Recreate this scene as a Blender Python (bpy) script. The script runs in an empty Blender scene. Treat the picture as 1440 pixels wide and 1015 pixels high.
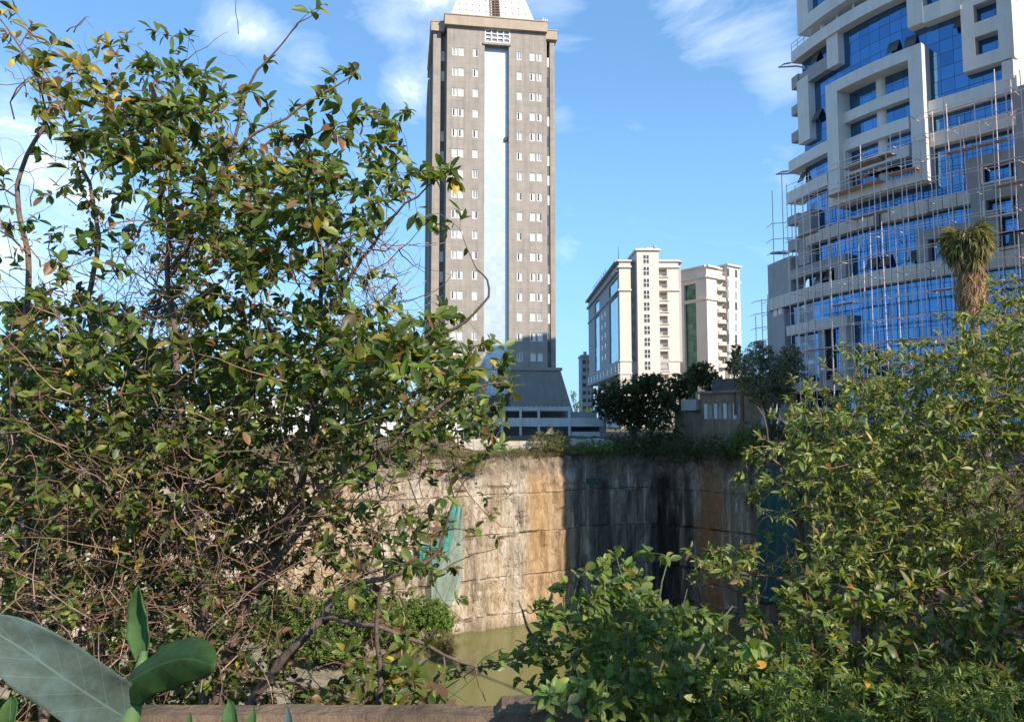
import bpy, math, random
import numpy as np
from mathutils import Vector
R = math.radians
SC = bpy.context.scene
COL = SC.collection

# ------------------------------------------------------------------ camera
F = 1040.0; CX = 720.0; CY = 507.5; HOR = 592.0      # photo pixels: focal length, centre, horizon
PITCH = math.atan((HOR - CY) / F)
EYE = 1.6
cam_d = bpy.data.cameras.new('camera'); cam = bpy.data.objects.new('camera', cam_d); COL.objects.link(cam)
cam.location = (0, 0, EYE); cam.rotation_euler = (math.pi / 2 + PITCH, 0, 0)
cam_d.sensor_width = 36; cam_d.lens = F / 1440 * 36; cam_d.clip_start = 0.05; cam_d.clip_end = 20000
SC.camera = cam
# ------------------------------------------------------------------ light
SUN_AZ = R(40)      # to the right of straight behind the camera
SUN_EL = R(34)
SD = Vector((math.sin(SUN_AZ) * math.cos(SUN_EL), -math.cos(SUN_AZ) * math.cos(SUN_EL), math.sin(SUN_EL)))
sl = bpy.data.lights.new('sun', 'SUN'); sl.energy = 3.9; sl.angle = R(0.5); sl.color = (1.0, 0.90, 0.76)
so = bpy.data.objects.new('sun', sl); COL.objects.link(so); so.location = (30, -30, 60)
so.rotation_euler = (-SD).to_track_quat('-Z', 'Y').to_euler()
SC.view_settings.view_transform = 'Standard'; SC.view_settings.look = 'None'
SC.view_settings.gamma = 1; SC.view_settings.exposure = 0.85; SC.view_settings.use_curve_mapping = False
SC.cycles.max_bounces = 8; SC.cycles.transparent_max_bounces = 8

def N(nt, typ, **kw):
    n = nt.nodes.new(typ)
    for k, v in kw.items():
        if k.startswith('i_'):
            key = k[2:]
            key = int(key) if key.isdigit() else key.replace('_', ' ')
            n.inputs[key].default_value = v
        else: setattr(n, k, v)
    return n
def L(nt, a, b): nt.links.new(a, b)
def ramp(nt, fac, stops, interp='LINEAR'):
    r = nt.nodes.new('ShaderNodeValToRGB'); r.color_ramp.interpolation = interp
    e = r.color_ramp.elements
    while len(e) < len(stops): e.new(0.5)
    for i, (p, c) in enumerate(stops):
        e[i].position = p
        e[i].color = (c[0], c[1], c[2], 1) if hasattr(c, '__len__') else (c, c, c, 1)
    L(nt, fac, r.inputs[0]); return r.outputs[0]
def mixc(nt, fac, a, b, mode='MIX'):
    m = nt.nodes.new('ShaderNodeMix'); m.data_type = 'RGBA'; m.blend_type = mode
    for s, v in ((0, fac), (6, a), (7, b)):
        if isinstance(v, (int, float)): m.inputs[s].default_value = v
        elif hasattr(v, '__len__'): m.inputs[s].default_value = (v[0], v[1], v[2], 1)
        else: L(nt, v, m.inputs[s])
    return m.outputs[2]
def math_(nt, op, a, b=0.0, clamp=False):
    m = nt.nodes.new('ShaderNodeMath'); m.operation = op; m.use_clamp = clamp
    for s, v in ((0, a), (1, b)):
        if isinstance(v, (int, float)): m.inputs[s].default_value = v
        else: L(nt, v, m.inputs[s])
    return m.outputs[0]

def ray(px, py):
    u = (px - CX) / F; v = (CY - py) / F
    return Vector((u, math.cos(PITCH) - v * math.sin(PITCH), math.sin(PITCH) + v * math.cos(PITCH)))
def P(px, py, Y):
    d = ray(px, py); k = Y / d.y
    return Vector((d.x * k, Y, EYE + d.z * k))

# ------------------------------------------------------------------ world: sky with a few wispy clouds
W = bpy.data.worlds.new('World'); SC.world = W; W.use_nodes = True
nt = W.node_tree; nt.nodes.clear()
sky = N(nt, 'ShaderNodeTexSky', sky_type='NISHITA', sun_disc=False)
sky.sun_elevation = SUN_EL; sky.sun_rotation = R(140); sky.altitude = 0
sky.air_density = 1.0; sky.dust_density = 0.0; sky.ozone_density = 3.0
tc = N(nt, 'ShaderNodeTexCoord')
mp = N(nt, 'ShaderNodeMapping'); mp.inputs['Scale'].default_value = (3.0, 3.0, 6.0); L(nt, tc.outputs['Generated'], mp.inputs[0])
n1 = N(nt, 'ShaderNodeTexNoise', i_Scale=1.6, i_Detail=9.0, i_Roughness=0.62, i_Distortion=0.6); L(nt, mp.outputs[0], n1.inputs['Vector'])
def blob(px, py, rad, gain):
    d = ray(px, py).normalized()
    dp = N(nt, 'ShaderNodeVectorMath', operation='DISTANCE'); L(nt, tc.outputs['Generated'], dp.inputs[0]); dp.inputs[1].default_value = d
    m = N(nt, 'ShaderNodeMapRange'); m.inputs[1].default_value = rad; m.inputs[2].default_value = 0; m.inputs[3].default_value = 0; m.inputs[4].default_value = gain
    m.interpolation_type = 'SMOOTHSTEP'
    L(nt, dp.outputs['Value'], m.inputs[0]); return m.outputs[0]
acc = None
for b in ((40, 215, 0.13, 0.24), (335, 32, 0.07, 0.30), (420, 80, 0.08, 0.22), (570, 128, 0.06, 0.24), (560, 10, 0.10, 0.26),
          (610, -20, 0.12, 0.26), (770, 15, 0.11, 0.24), (520, 245, 0.06, 0.22), (1080, 40, 0.15, 0.07), (1095, 105, 0.07, 0.26), (990, 5, 0.13, 0.24), (800, 320, 0.05, 0.06), (797, 352, 0.04, 0.08), (785, 160, 0.04, 0.15),
          (120, 420, 0.2, 0.3), (330, 430, 0.15, 0.26), (1700, 200, 0.5, 0.3), (-500, 300, 0.6, 0.15)):
    o = blob(*b); acc = o if acc is None else math_(nt, 'ADD', acc, o)
mask = math_(nt, 'ADD', n1.outputs[0], acc)
mask = ramp(nt, mask, ((0.64, 0.0), (0.86, 0.28), (1.15, 0.8)))
lift = N(nt, 'ShaderNodeVectorMath', operation='SCALE'); 
hs = N(nt, 'ShaderNodeHueSaturation', i_Saturation=1.12, i_Value=0.82); L(nt, sky.outputs[0], hs.inputs['Color'])
sz_ = N(nt, 'ShaderNodeSeparateXYZ'); L(nt, tc.outputs['Generated'], sz_.inputs[0])
lo_ = N(nt, 'ShaderNodeMapRange'); lo_.inputs[1].default_value = 0.0; lo_.inputs[2].default_value = 0.42; lo_.inputs[3].default_value = 0.92; lo_.inputs[4].default_value = 0.30; L(nt, sz_.outputs[2], lo_.inputs[0])
air = mixc(nt, lo_.outputs[0], hs.outputs[0], (1.28, 2.85, 5.0))
col = mixc(nt, mask, air, (6.2, 6.6, 7.2))
bg = N(nt, 'ShaderNodeBackground', i_Strength=0.145); L(nt, col, bg.inputs[0])
out = N(nt, 'ShaderNodeOutputWorld'); L(nt, bg.outputs[0], out.inputs[0])

# ------------------------------------------------------------------ object helpers
def link(o, parent=None):
    COL.objects.link(o)
    if parent is not None: o.parent = parent
    return o
def root_of(o):
    while o.parent is not None: o = o.parent
    return o
def wloc(o):
    v = Vector(o.location)
    while o.parent is not None: o = o.parent; v = v + Vector(o.location)
    return v
def tag(o, label=None, cat=None, group=None, kind=None):
    if label: o['label'] = label
    if cat: o['category'] = cat
    if group: o['group'] = group
    if kind: o['kind'] = kind
    return o
def thing(name, label, cat, loc, group=None):
    o = bpy.data.objects.new(name, None); o.empty_display_size = 0.3; COL.objects.link(o); o.location = loc
    return tag(o, label, cat, group)

class MB:
    def __init__(s): s.v = []; s.f = []; s.m = []; s.mi = 0
    def face(s, pts):
        b = len(s.v); s.v += [tuple(p) for p in pts]; s.f.append(tuple(range(b, b + len(pts)))); s.m.append(s.mi)
    def hexa(s, p):     # 8 points: bottom 0-3 ccw, top 4-7
        b = len(s.v); s.v += [tuple(q) for q in p]
        for f in ((0, 3, 2, 1), (4, 5, 6, 7), (0, 1, 5, 4), (1, 2, 6, 5), (2, 3, 7, 6), (3, 0, 4, 7)):
            s.f.append(tuple(b + i for i in f)); s.m.append(s.mi)
    def box(s, x0, x1, y0, y1, z0, z1):
        s.hexa([(x0, y0, z0), (x1, y0, z0), (x1, y1, z0), (x0, y1, z0), (x0, y0, z1), (x1, y0, z1), (x1, y1, z1), (x0, y1, z1)])
    def bar(s, a, b, w, h=None):
        a = Vector(a); b = Vector(b); d = (b - a).normalized(); h = h or w
        up = Vector((0, 0, 1)) if abs(d.z) < 0.9 else Vector((1, 0, 0))
        x = d.cross(up).normalized() * w / 2; y = d.cross(x).normalized() * h / 2
        s.hexa([a - x - y, a + x - y, a + x + y, a - x + y, b - x - y, b + x - y, b + x + y, b - x + y])
    def tube(s, pts, rad, n=6, cap=True):
        pts = [Vector(p) for p in pts]; b0 = len(s.v); k = len(pts)
        ref = Vector((0.31, 0.77, 0.55))
        for i, p in enumerate(pts):
            t = (pts[min(i + 1, k - 1)] - pts[max(i - 1, 0)]); t = t.normalized() if t.length > 1e-9 else Vector((0, 0, 1))
            x = t.cross(ref); x = x.normalized() if x.length > 1e-3 else t.orthogonal().normalized()
            y = t.cross(x); r = rad[i] if hasattr(rad, '__len__') else rad
            for j in range(n):
                a = 2 * math.pi * j / n; s.v.append(tuple(p + (x * math.cos(a) + y * math.sin(a)) * r))
        for i in range(k - 1):
            for j in range(n):
                j2 = (j + 1) % n
                s.f.append((b0 + i * n + j, b0 + i * n + j2, b0 + (i + 1) * n + j2, b0 + (i + 1) * n + j)); s.m.append(s.mi)
        if cap:
            s.f.append(tuple(b0 + j for j in range(n))[::-1]); s.m.append(s.mi)
            s.f.append(tuple(b0 + (k - 1) * n + j for j in range(n))); s.m.append(s.mi)
    def build(s, name, mats, parent=None, smooth=False, origin=None):
        me = bpy.data.meshes.new(name)
        o0 = wloc(parent) if parent is not None else Vector(origin or (0, 0, 0))
        me.from_pydata([(x - o0.x, y - o0.y, z - o0.z) for x, y, z in s.v], [], s.f)
        mats = mats if isinstance(mats, (list, tuple)) else [mats]
        for m in mats: me.materials.append(m)
        if len(mats) > 1: me.polygons.foreach_set('material_index', s.m)
        if smooth: me.polygons.foreach_set('use_smooth', [True] * len(s.f))
        me.update()
        o = bpy.data.objects.new(name, me); link(o, parent)
        if parent is None: o.location = o0
        return o

class Wall:         # a vertical plane: u runs along it to the right as seen from outside, 'off' is outwards
    def __init__(s, ox, oy, ang):
        s.o = Vector((ox, oy)); s.d = Vector((math.cos(ang), math.sin(ang))); s.n = Vector((math.sin(ang), -math.cos(ang))); s.ang = ang
    def uz(s, px, py, off=0.0):
        d = ray(px, py); o = s.o + s.n * off
        # o + d*u = t*ray
        A = np.array([[s.d.x, -d.x], [s.d.y, -d.y]]); u, t = np.linalg.solve(A, np.array([-o.x, -o.y]))
        return float(u), EYE + float(t) * d.z
    def u(s, px, off=0.0): return s.uz(px, HOR - 150, off)[0]
    def pt(s, u, z, off=0.0):
        q = s.o + s.d * u + s.n * off; return Vector((q.x, q.y, z))
    def slab(s, mb, u0, u1, z0, z1, o0, o1):      # o0 inner offset, o1 outer offset
        mb.hexa([s.pt(u0, z0, o1), s.pt(u1, z0, o1), s.pt(u1, z0, o0), s.pt(u0, z0, o0), s.pt(u0, z1, o1), s.pt(u1, z1, o1), s.pt(u1, z1, o0), s.pt(u0, z1, o0)])
    def quad(s, mb, u0, u1, z0, z1, off=0.0):
        mb.face([s.pt(u0, z0, off), s.pt(u1, z0, off), s.pt(u1, z1, off), s.pt(u0, z1, off)])
    def holed(s, mb, u0, u1, z0, z1, holes, o1, depth):
        """front face at offset o1 with rectangular holes, and reveals 'depth' deep"""
        us = sorted(set([u0, u1] + [h[0] for h in holes] + [h[1] for h in holes])); zs = sorted(set([z0, z1] + [h[2] for h in holes] + [h[3] for h in holes]))
        us = [x for x in us if u0 <= x <= u1]; zs = [x for x in zs if z0 <= x <= z1]
        for i in range(len(us) - 1):
            run = None
            for j in range(len(zs) - 1):
                cu = (us[i] + us[i + 1]) / 2; cz = (zs[j] + zs[j + 1]) / 2
                inside = any(h[0] < cu < h[1] and h[2] < cz < h[3] for h in holes)
                if not inside:
                    if run is None: run = zs[j]
                if run is not None and (inside or j == len(zs) - 2):
                    s.quad(mb, us[i], us[i + 1], run, zs[j] if inside else zs[j + 1], o1); run = None
        for a, b, c, d in holes:
            mb.face([s.pt(a, c, o1), s.pt(a, d, o1), s.pt(a, d, o1 - depth), s.pt(a, c, o1 - depth)])
            mb.face([s.pt(b, c, o1 - depth), s.pt(b, d, o1 - depth), s.pt(b, d, o1), s.pt(b, c, o1)])
            mb.face([s.pt(a, c, o1 - depth), s.pt(b, c, o1 - depth), s.pt(b, c, o1), s.pt(a, c, o1)])
            mb.face([s.pt(a, d, o1), s.pt(b, d, o1), s.pt(b, d, o1 - depth), s.pt(a, d, o1 - depth)])

# ------------------------------------------------------------------ materials
def mat(name, col, rough=0.8, metal=0.0, spec=0.4, var=0.0, vscale=1.0, bump=0.0, bscale=20.0, var2=None, trans=0.0, streak=0.0):
    m = bpy.data.materials.new(name); m.use_nodes = True; nt = m.node_tree; b = nt.nodes['Principled BSDF']
    b.inputs['Roughness'].default_value = rough; b.inputs['Metallic'].default_value = metal; b.inputs['Specular IOR Level'].default_value = spec
    b.inputs['Base Color'].default_value = (*col, 1)
    if trans: b.inputs['Transmission Weight'].default_value = trans
    tc = None
    if var or bump or streak:
        tc = N(nt, 'ShaderNodeNewGeometry').outputs['Position']
    c = None
    if var:
        n = N(nt, 'ShaderNodeTexNoise', i_Scale=vscale, i_Detail=8.0, i_Roughness=0.65); L(nt, tc, n.inputs['Vector'])
        k0 = tuple(max(0, x * (1 - var)) for x in col); k1 = tuple(min(1, x * (1 + var)) for x in col)
        c = ramp(nt, n.outputs[0], ((0.3, k0), (0.7, var2 or k1)))
    if streak:
        mp = N(nt, 'ShaderNodeMapping'); mp.inputs['Scale'].default_value = (1.4, 1.4, 0.07); L(nt, tc, mp.inputs[0])
        n = N(nt, 'ShaderNodeTexNoise', i_Scale=1.0, i_Detail=6.0, i_Roughness=0.7); L(nt, mp.outputs[0], n.inputs['Vector'])
        f = ramp(nt, n.outputs[0], ((0.45, 0.0), (0.75, streak)))
        c = mixc(nt, f, c if c is not None else col, tuple(x * 0.45 for x in col))
    if c is not None: L(nt, c, b.inputs['Base Color'])
    if bump:
        n = N(nt, 'ShaderNodeTexNoise', i_Scale=bscale, i_Detail=6.0, i_Roughness=0.6); L(nt, tc, n.inputs['Vector'])
        bp = N(nt, 'ShaderNodeBump', i_Strength=bump, i_Distance=0.1); L(nt, n.outputs[0], bp.inputs['Height']); L(nt, bp.outputs[0], b.inputs['Normal'])
    return m
def glassmat(name, col, rough=0.06, panel=None, metal=0.85, line=None, jitter=0.25):
    """coated facade glass; every pane of the panel grid tilts and tints a little of its own"""
    m = mat(name, col, rough, metal, 0.5); nt = m.node_tree; b = nt.nodes['Principled BSDF']
    uv = N(nt, 'ShaderNodeUVMap').outputs[0]
    if panel:
        sc = N(nt, 'ShaderNodeVectorMath', operation='DIVIDE'); L(nt, uv, sc.inputs[0]); sc.inputs[1].default_value = (panel[0], panel[1], 1)
        fl = N(nt, 'ShaderNodeVectorMath', operation='FLOOR'); L(nt, sc.outputs[0], fl.inputs[0])
        wn = N(nt, 'ShaderNodeTexWhiteNoise', noise_dimensions='3D'); L(nt, fl.outputs[0], wn.inputs['Vector'])
        v = math_(nt, 'MULTIPLY_ADD', wn.outputs['Value'], jitter); v.node.inputs[2].default_value = 1 - jitter / 2
        c = mixc(nt, 1.0, col, v, 'MULTIPLY')
        fr = N(nt, 'ShaderNodeVectorMath', operation='FRACTION'); L(nt, sc.outputs[0], fr.inputs[0])
        sx = N(nt, 'ShaderNodeSeparateXYZ'); L(nt, fr.outputs[0], sx.inputs[0])
        lx = math_(nt, 'LESS_THAN', sx.outputs[0], line[0] / panel[0]); ly = math_(nt, 'LESS_THAN', sx.outputs[1], line[1] / panel[1])
        g = math_(nt, 'MAXIMUM', lx, ly)
        L(nt, mixc(nt, g, c, line[2]), b.inputs['Base Color'])
        # pane tilt
        gn = N(nt, 'ShaderNodeNewGeometry')
        sb = N(nt, 'ShaderNodeVectorMath', operation='SUBTRACT'); L(nt, wn.outputs['Color'], sb.inputs[0]); sb.inputs[1].default_value = (0.5, 0.5, 0.5)
        s2 = N(nt, 'ShaderNodeVectorMath', operation='SCALE'); L(nt, sb.outputs[0], s2.inputs[0]); s2.inputs['Scale'].default_value = 0.03
        ad = N(nt, 'ShaderNodeVectorMath', operation='ADD'); L(nt, gn.outputs['Normal'], ad.inputs[0]); L(nt, s2.outputs[0], ad.inputs[1])
        nm = N(nt, 'ShaderNodeVectorMath', operation='NORMALIZE'); L(nt, ad.outputs[0], nm.inputs[0])
        L(nt, nm.outputs[0], b.inputs['Normal'])
        L(nt, math_(nt, 'MULTIPLY', g, 0.0), b.inputs['Coat Weight'])
        mt = math_(nt, 'SUBTRACT', 1.0, g); L(nt, math_(nt, 'MULTIPLY', mt, metal), b.inputs['Metallic'])
    return m
def uvset(o, fn):
    """give mesh o UVs in metres: fn(world point) -> (u, v)"""
    me = o.data; uvl = me.uv_layers.new(name='UVMap'); w = wloc(o)
    for lp in me.loops:
        uvl.data[lp.index].uv = fn(Vector(me.vertices[lp.vertex_index].co) + w)
M = {}
M['conc'] = mat('concrete', (0.30, 0.28, 0.25), 0.9, var=0.3, vscale=0.8, bump=0.3, bscale=8, streak=0.5)
M['dark'] = mat('dark interior', (0.02, 0.02, 0.022), 0.9)
M['white'] = mat('white paint', (0.78, 0.76, 0.72), 0.6, var=0.06, vscale=2)
M['steel'] = mat('steel', (0.45, 0.45, 0.46), 0.4, 0.8)
# ------------------------------------------------------------------ the quarry: ground sheet, cliff, water, rubble bank
from mathutils import noise as NZ
ZW = -22.8
RIM = [(-4, 8.3), (4, 8.3), (9, 13), (15, 26), (21.5, 41), (30, 56), (36, 72), (33.2, 84), (28.9, 89.5), (24.2, 95.0), (19.7, 100.0), (14, 98.6), (8.9, 97.7), (7.9, 95.4),
       (-8.3, 86.6), (-24, 78), (-45.7, 66.2), (-58, 52), (-52, 34), (-30, 18), (-12, 9)]
def resample(pl, fine):
    out = []
    for i in range(len(pl)):
        a = Vector(pl[i]); b = Vector(pl[(i + 1) % len(pl)]); d = (b - a).length
        st = 0.4 if min(a.y, b.y) > 60 else 1.2
        k = max(1, int(d / st))
        for j in range(k): out.append(a.lerp(b, j / k))
    return out
rim = resample(RIM, 1)
NR = len(rim)
rn = []
for i in range(NR):
    t = (rim[(i + 1) % NR] - rim[i - 1]).normalized(); rn.append(Vector((-t.y, t.x)))     # towards the pit (ring runs counter-clockwise)
def fbm(v, o=4, l=2.1, g=0.5):
    s = 0; a = 1; f = 1
    for _ in range(o): s += a * NZ.noise(v * f); a *= g; f *= l
    return s
def sstep(a, b, x):
    t = min(1, max(0, (x - a) / (b - a))); return t * t * (3 - 2 * t)
def ground_z(x, y, d=0):
    near = -2.9 * sstep(2.2, 8.2, y) if y > 2.2 else 0.0
    far = -2.75 + 2.2 * sstep(0, 18, d) 
    w = sstep(10, 45, math.hypot(x * 0.8, y))
    return near * (1 - w) + far * w + 0.22 * fbm(Vector((x * 0.3, y * 0.3, 1.7))) * min(1, max(0, (math.hypot(x, y) - 3) / 8))
JOINTS = [-7.2, -11.9, -17.0, -21.3]
def cliff_mesh():
    rows = 56
    V = []; Fc = []
    for i in range(NR):
        p = rim[i]; n = rn[i]; zt = ground_z(p.x, p.y, 0)
        s = i * 0.4
        for j in range(rows + 1):
            z = zt + (ZW - 0.8 - zt) * j / rows
            jz = sum(1 for q in JOINTS if z < q + 0.12 * NZ.noise(Vector((p.x * 0.13, p.y * 0.13, q))))
            o = 0.05 * jz
            o += 0.38 * NZ.noise(Vector((p.x * 0.12 + jz * 3.1, p.y * 0.12, jz * 7.7)))
            o += 0.55 * fbm(Vector((p.x * 0.6, p.y * 0.55, z * 0.16 + jz)), 4)
            c = NZ.cell(Vector((p.x * 0.35 + 0.3 * z * 0.1, p.y * 0.35, jz * 5.3 + int(z / 3.1)))); o += 0.16 * c
            crack = abs(NZ.noise(Vector((p.x * 0.22, p.y * 0.22, 3.3 + z * 0.02)))); o -= 0.55 * max(0, 1 - crack / 0.035)
            if z > zt - 4.2:
                k = (z - zt + 4.2) / 4.2
                o += -0.9 * k * k + 0.75 * k * fbm(Vector((p.x * 0.5, p.y * 0.5, z * 0.7)), 4)
            if j == 0: o = -0.95
            V.append((p.x + n.x * o, p.y + n.y * o, z))
    for i in range(NR):
        a = i * (rows + 1); b = ((i + 1) % NR) * (rows + 1)
        for j in range(rows): Fc.append((a + j, a + j + 1, b + j + 1, b + j))
    me = bpy.data.meshes.new('quarry_cliff'); me.from_pydata(V, [], Fc); me.update()
    o = bpy.data.objects.new('quarry_cliff', me); link(o)
    return o
def cliff_mat():
    m = bpy.data.materials.new('quarried stone'); m.use_nodes = True; nt = m.node_tree; b = nt.nodes['Principled BSDF']
    b.inputs['Roughness'].default_value = 0.85; b.inputs['Specular IOR Level'].default_value = 0.25
    pos = N(nt, 'ShaderNodeNewGeometry').outputs['Position']
    sp = N(nt, 'ShaderNodeSeparateXYZ'); L(nt, pos, sp.inputs[0]); X, Y, Z = sp.outputs
    def nz(sx, sz, det=8, rough=0.65, dist=0.0, off=0):
        mp = N(nt, 'ShaderNodeMapping'); mp.inputs['Scale'].default_value = (sx, sx, sz); mp.inputs['Location'].default_value = (off, off * 1.7, 0); L(nt, pos, mp.inputs[0])
        n = N(nt, 'ShaderNodeTexNoise', i_Scale=1.0, i_Detail=float(det), i_Roughness=rough, i_Distortion=dist); L(nt, mp.outputs[0], n.inputs['Vector']); return n.outputs[0]
    base = ramp(nt, nz(0.5, 0.10, 9, 0.7, 0.4), ((0.30, (0.18, 0.12, 0.08)), (0.43, (0.42, 0.325, 0.225)), (0.54, (0.58, 0.475, 0.345)), (0.66, (0.74, 0.66, 0.54))))
    # fine vertical drip marks
    drip = ramp(nt, nz(2.2, 0.09, 7, 0.7, 0.2, 3), ((0.42, 0.0), (0.62, 1.0)))
    base = mixc(nt, math_(nt, 'MULTIPLY', drip, 0.6), base, (0.27, 0.20, 0.14))
    pst = ramp(nt, nz(1.5, 0.055, 8, 0.7, 0.25, 61), ((0.50, 0.0), (0.62, 1.0)))
    base = mixc(nt, math_(nt, 'MULTIPLY', pst, 0.6), base, (0.72, 0.66, 0.56))
    spots = ramp(nt, nz(1.3, 0.6, 9, 0.75, 1.2, 9), ((0.56, 0.0), (0.63, 1.0)))
    base = mixc(nt, math_(nt, 'MULTIPLY', spots, 0.8), base, (0.15, 0.095, 0.06))
    mpv = N(nt, 'ShaderNodeMapping'); mpv.inputs['Scale'].default_value = (0.42, 0.42, 0.13); L(nt, pos, mpv.inputs[0])
    wv = N(nt, 'ShaderNodeVectorMath', operation='ADD'); L(nt, mpv.outputs[0], wv.inputs[0]); nv_ = N(nt, 'ShaderNodeTexNoise', i_Scale=0.9, i_Detail=6.0); L(nt, pos, nv_.inputs['Vector']); L(nt, nv_.outputs['Color'], wv.inputs[1])
    vo = N(nt, 'ShaderNodeTexVoronoi', feature='DISTANCE_TO_EDGE', i_Scale=1.0); L(nt, wv.outputs[0], vo.inputs['Vector'])
    ck = math_(nt, 'MULTIPLY', math_(nt, 'LESS_THAN', vo.outputs['Distance'], 0.018), ramp(nt, nz(0.4, 0.4, 4, 0.6, 0, 77), ((0.42, 0.0), (0.55, 0.85))))
    base = mixc(nt, ck, base, (0.08, 0.05, 0.035))
    def band(c, w, sharp=1.0, src=None):
        d = math_(nt, 'ABSOLUTE', math_(nt, 'SUBTRACT', math_(nt, 'MULTIPLY_ADD', nz(0.9, 0.12, 5, 0.6, 0, c), 1.8), c + 0.9))
        d.node.inputs[0]
        return d
    def xband(c, w, amt, offn):
        wob = math_(nt, 'MULTIPLY', math_(nt, 'SUBTRACT', nz(0.8, 0.13, 6, 0.65, 0, offn), 0.5), w * 2.2)
        d = math_(nt, 'ABSOLUTE', math_(nt, 'SUBTRACT', math_(nt, 'ADD', X, wob), c))
        mr = N(nt, 'ShaderNodeMapRange'); mr.interpolation_type = 'SMOOTHSTEP'
        mr.inputs[1].default_value = w * 0.12; mr.inputs[2].default_value = w * 1.2; mr.inputs[3].default_value = amt; mr.inputs[4].default_value = 0
        L(nt, d, mr.inputs[0]); return mr.outputs[0]
    base = mixc(nt, xband(3.6, 2.3, 0.62, 2), base, (0.52, 0.30, 0.11))
    base = mixc(nt, xband(6.4, 1.5, 0.55, 5), base, (0.42, 0.235, 0.09))
    base = mixc(nt, xband(-1.8, 0.9, 0.3, 6), base, (0.50, 0.33, 0.17))
    base = mixc(nt, xband(-20, 6, 0.4, 7), base, (0.56, 0.36, 0.17))
    # the far end is grey and black with seepage
    mr = N(nt, 'ShaderNodeMapRange'); mr.inputs[1].default_value = 7.6; mr.inputs[2].default_value = 8.6; L(nt, X, mr.inputs[0])
    streaky = ramp(nt, nz(1.1, 0.05, 8, 0.7, 0.1, 11), ((0.36, (0.075, 0.055, 0.04)), (0.48, (0.20, 0.155, 0.11)), (0.57, (0.34, 0.27, 0.195)), (0.66, (0.64, 0.56, 0.45))))
    base = mixc(nt, math_(nt, 'MULTIPLY', mr.outputs[0], 0.9), base, streaky)
    base = mixc(nt, xband(20.2, 2.3, 0.93, 4), base, (0.022, 0.020, 0.019))
    base = mixc(nt, xband(12.2, 1.2, 0.7, 8), base, (0.05, 0.045, 0.04))
    base = mixc(nt, xband(25.0, 1.7, 0.85, 3), base, (0.34, 0.165, 0.06))
    base = mixc(nt, xband(22.6, 0.5, 0.7, 13), base, (0.03, 0.028, 0.026))
    base = mixc(nt, xband(29.2, 0.6, 0.6, 14), base, (0.05, 0.045, 0.04))
    # weathered earth at the top
    wz = math_(nt, 'ADD', Z, math_(nt, 'MULTIPLY', math_(nt, 'SUBTRACT', nz(0.35, 0.5, 6, 0.6, 0.5, 21), 0.5), 5.0))
    tp = N(nt, 'ShaderNodeMapRange'); tp.inputs[1].default_value = -6.2; tp.inputs[2].default_value = -4.0; L(nt, wz, tp.inputs[0])
    soil = ramp(nt, nz(1.2, 0.8, 9, 0.7, 0.5, 31), ((0.3, (0.08, 0.06, 0.045)), (0.5, (0.22, 0.17, 0.12)), (0.7, (0.42, 0.35, 0.27))))
    base = mixc(nt, math_(nt, 'MULTIPLY', tp.outputs[0], 0.8), base, soil)
    # wet foot
    ft = N(nt, 'ShaderNodeMapRange'); ft.inputs[1].default_value = ZW + 1.0; ft.inputs[2].default_value = ZW + 0.2; L(nt, Z, ft.inputs[0])
    base = mixc(nt, math_(nt, 'MULTIPLY', ft.outputs[0], 0.4), base, (0.20, 0.15, 0.10))
    # drill joints
    for q in JOINTS:
        d = math_(nt, 'ABSOLUTE', math_(nt, 'SUBTRACT', math_(nt, 'ADD', Z, math_(nt, 'MULTIPLY', math_(nt, 'SUBTRACT', nz(0.25, 0.25, 6, 0.6, 0, q), 0.5), 0.45)), q))
        f = math_(nt, 'LESS_THAN', d, 0.055)
        f = math_(nt, 'MULTIPLY', f, ramp(nt, nz(1.0, 1.0, 3, 0.5, 0, q + 40), ((0.36, 0.2), (0.52, 0.9))))
        base = mixc(nt, f, base, (0.05, 0.036, 0.026))
    L(nt, base, b.inputs['Base Color'])
    bp = N(nt, 'ShaderNodeBump', i_Strength=1.0, i_Distance=0.5); L(nt, nz(2.6, 0.9, 10, 0.7, 0.6, 50), bp.inputs['Height']); L(nt, bp.outputs[0], b.inputs['Normal'])
    return m
cliff = tag(cliff_mesh(), kind='structure'); cliff.data.materials.append(cliff_mat())

def ground_mat():
    m = bpy.data.materials.new('dry earth and grass'); m.use_nodes = True; nt = m.node_tree; b = nt.nodes['Principled BSDF']
    b.inputs['Roughness'].default_value = 0.95; b.inputs['Specular IOR Level'].default_value = 0.1
    pos = N(nt, 'ShaderNodeNewGeometry').outputs['Position']
    n = N(nt, 'ShaderNodeTexNoise', i_Scale=0.35, i_Detail=10.0, i_Roughness=0.7); L(nt, pos, n.inputs['Vector'])
    n2 = N(nt, 'ShaderNodeTexNoise', i_Scale=9.0, i_Detail=8.0, i_Roughness=0.7); L(nt, pos, n2.inputs['Vector'])
    c = ramp(nt, n.outputs[0], ((0.35, (0.06, 0.07, 0.03)), (0.52, (0.13, 0.11, 0.06)), (0.68, (0.26, 0.20, 0.13))))
    c = mixc(nt, 0.5, c, ramp(nt, n2.outputs[0], ((0.3, (0.07, 0.055, 0.035)), (0.7, (0.24, 0.19, 0.12)))))
    L(nt, c, b.inputs['Base Color'])
    bp = N(nt, 'ShaderNodeBump', i_Strength=0.6, i_Distance=0.1); L(nt, n2.outputs[0], bp.inputs['Height']); L(nt, bp.outputs[0], b.inputs['Normal'])
    return m
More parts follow.
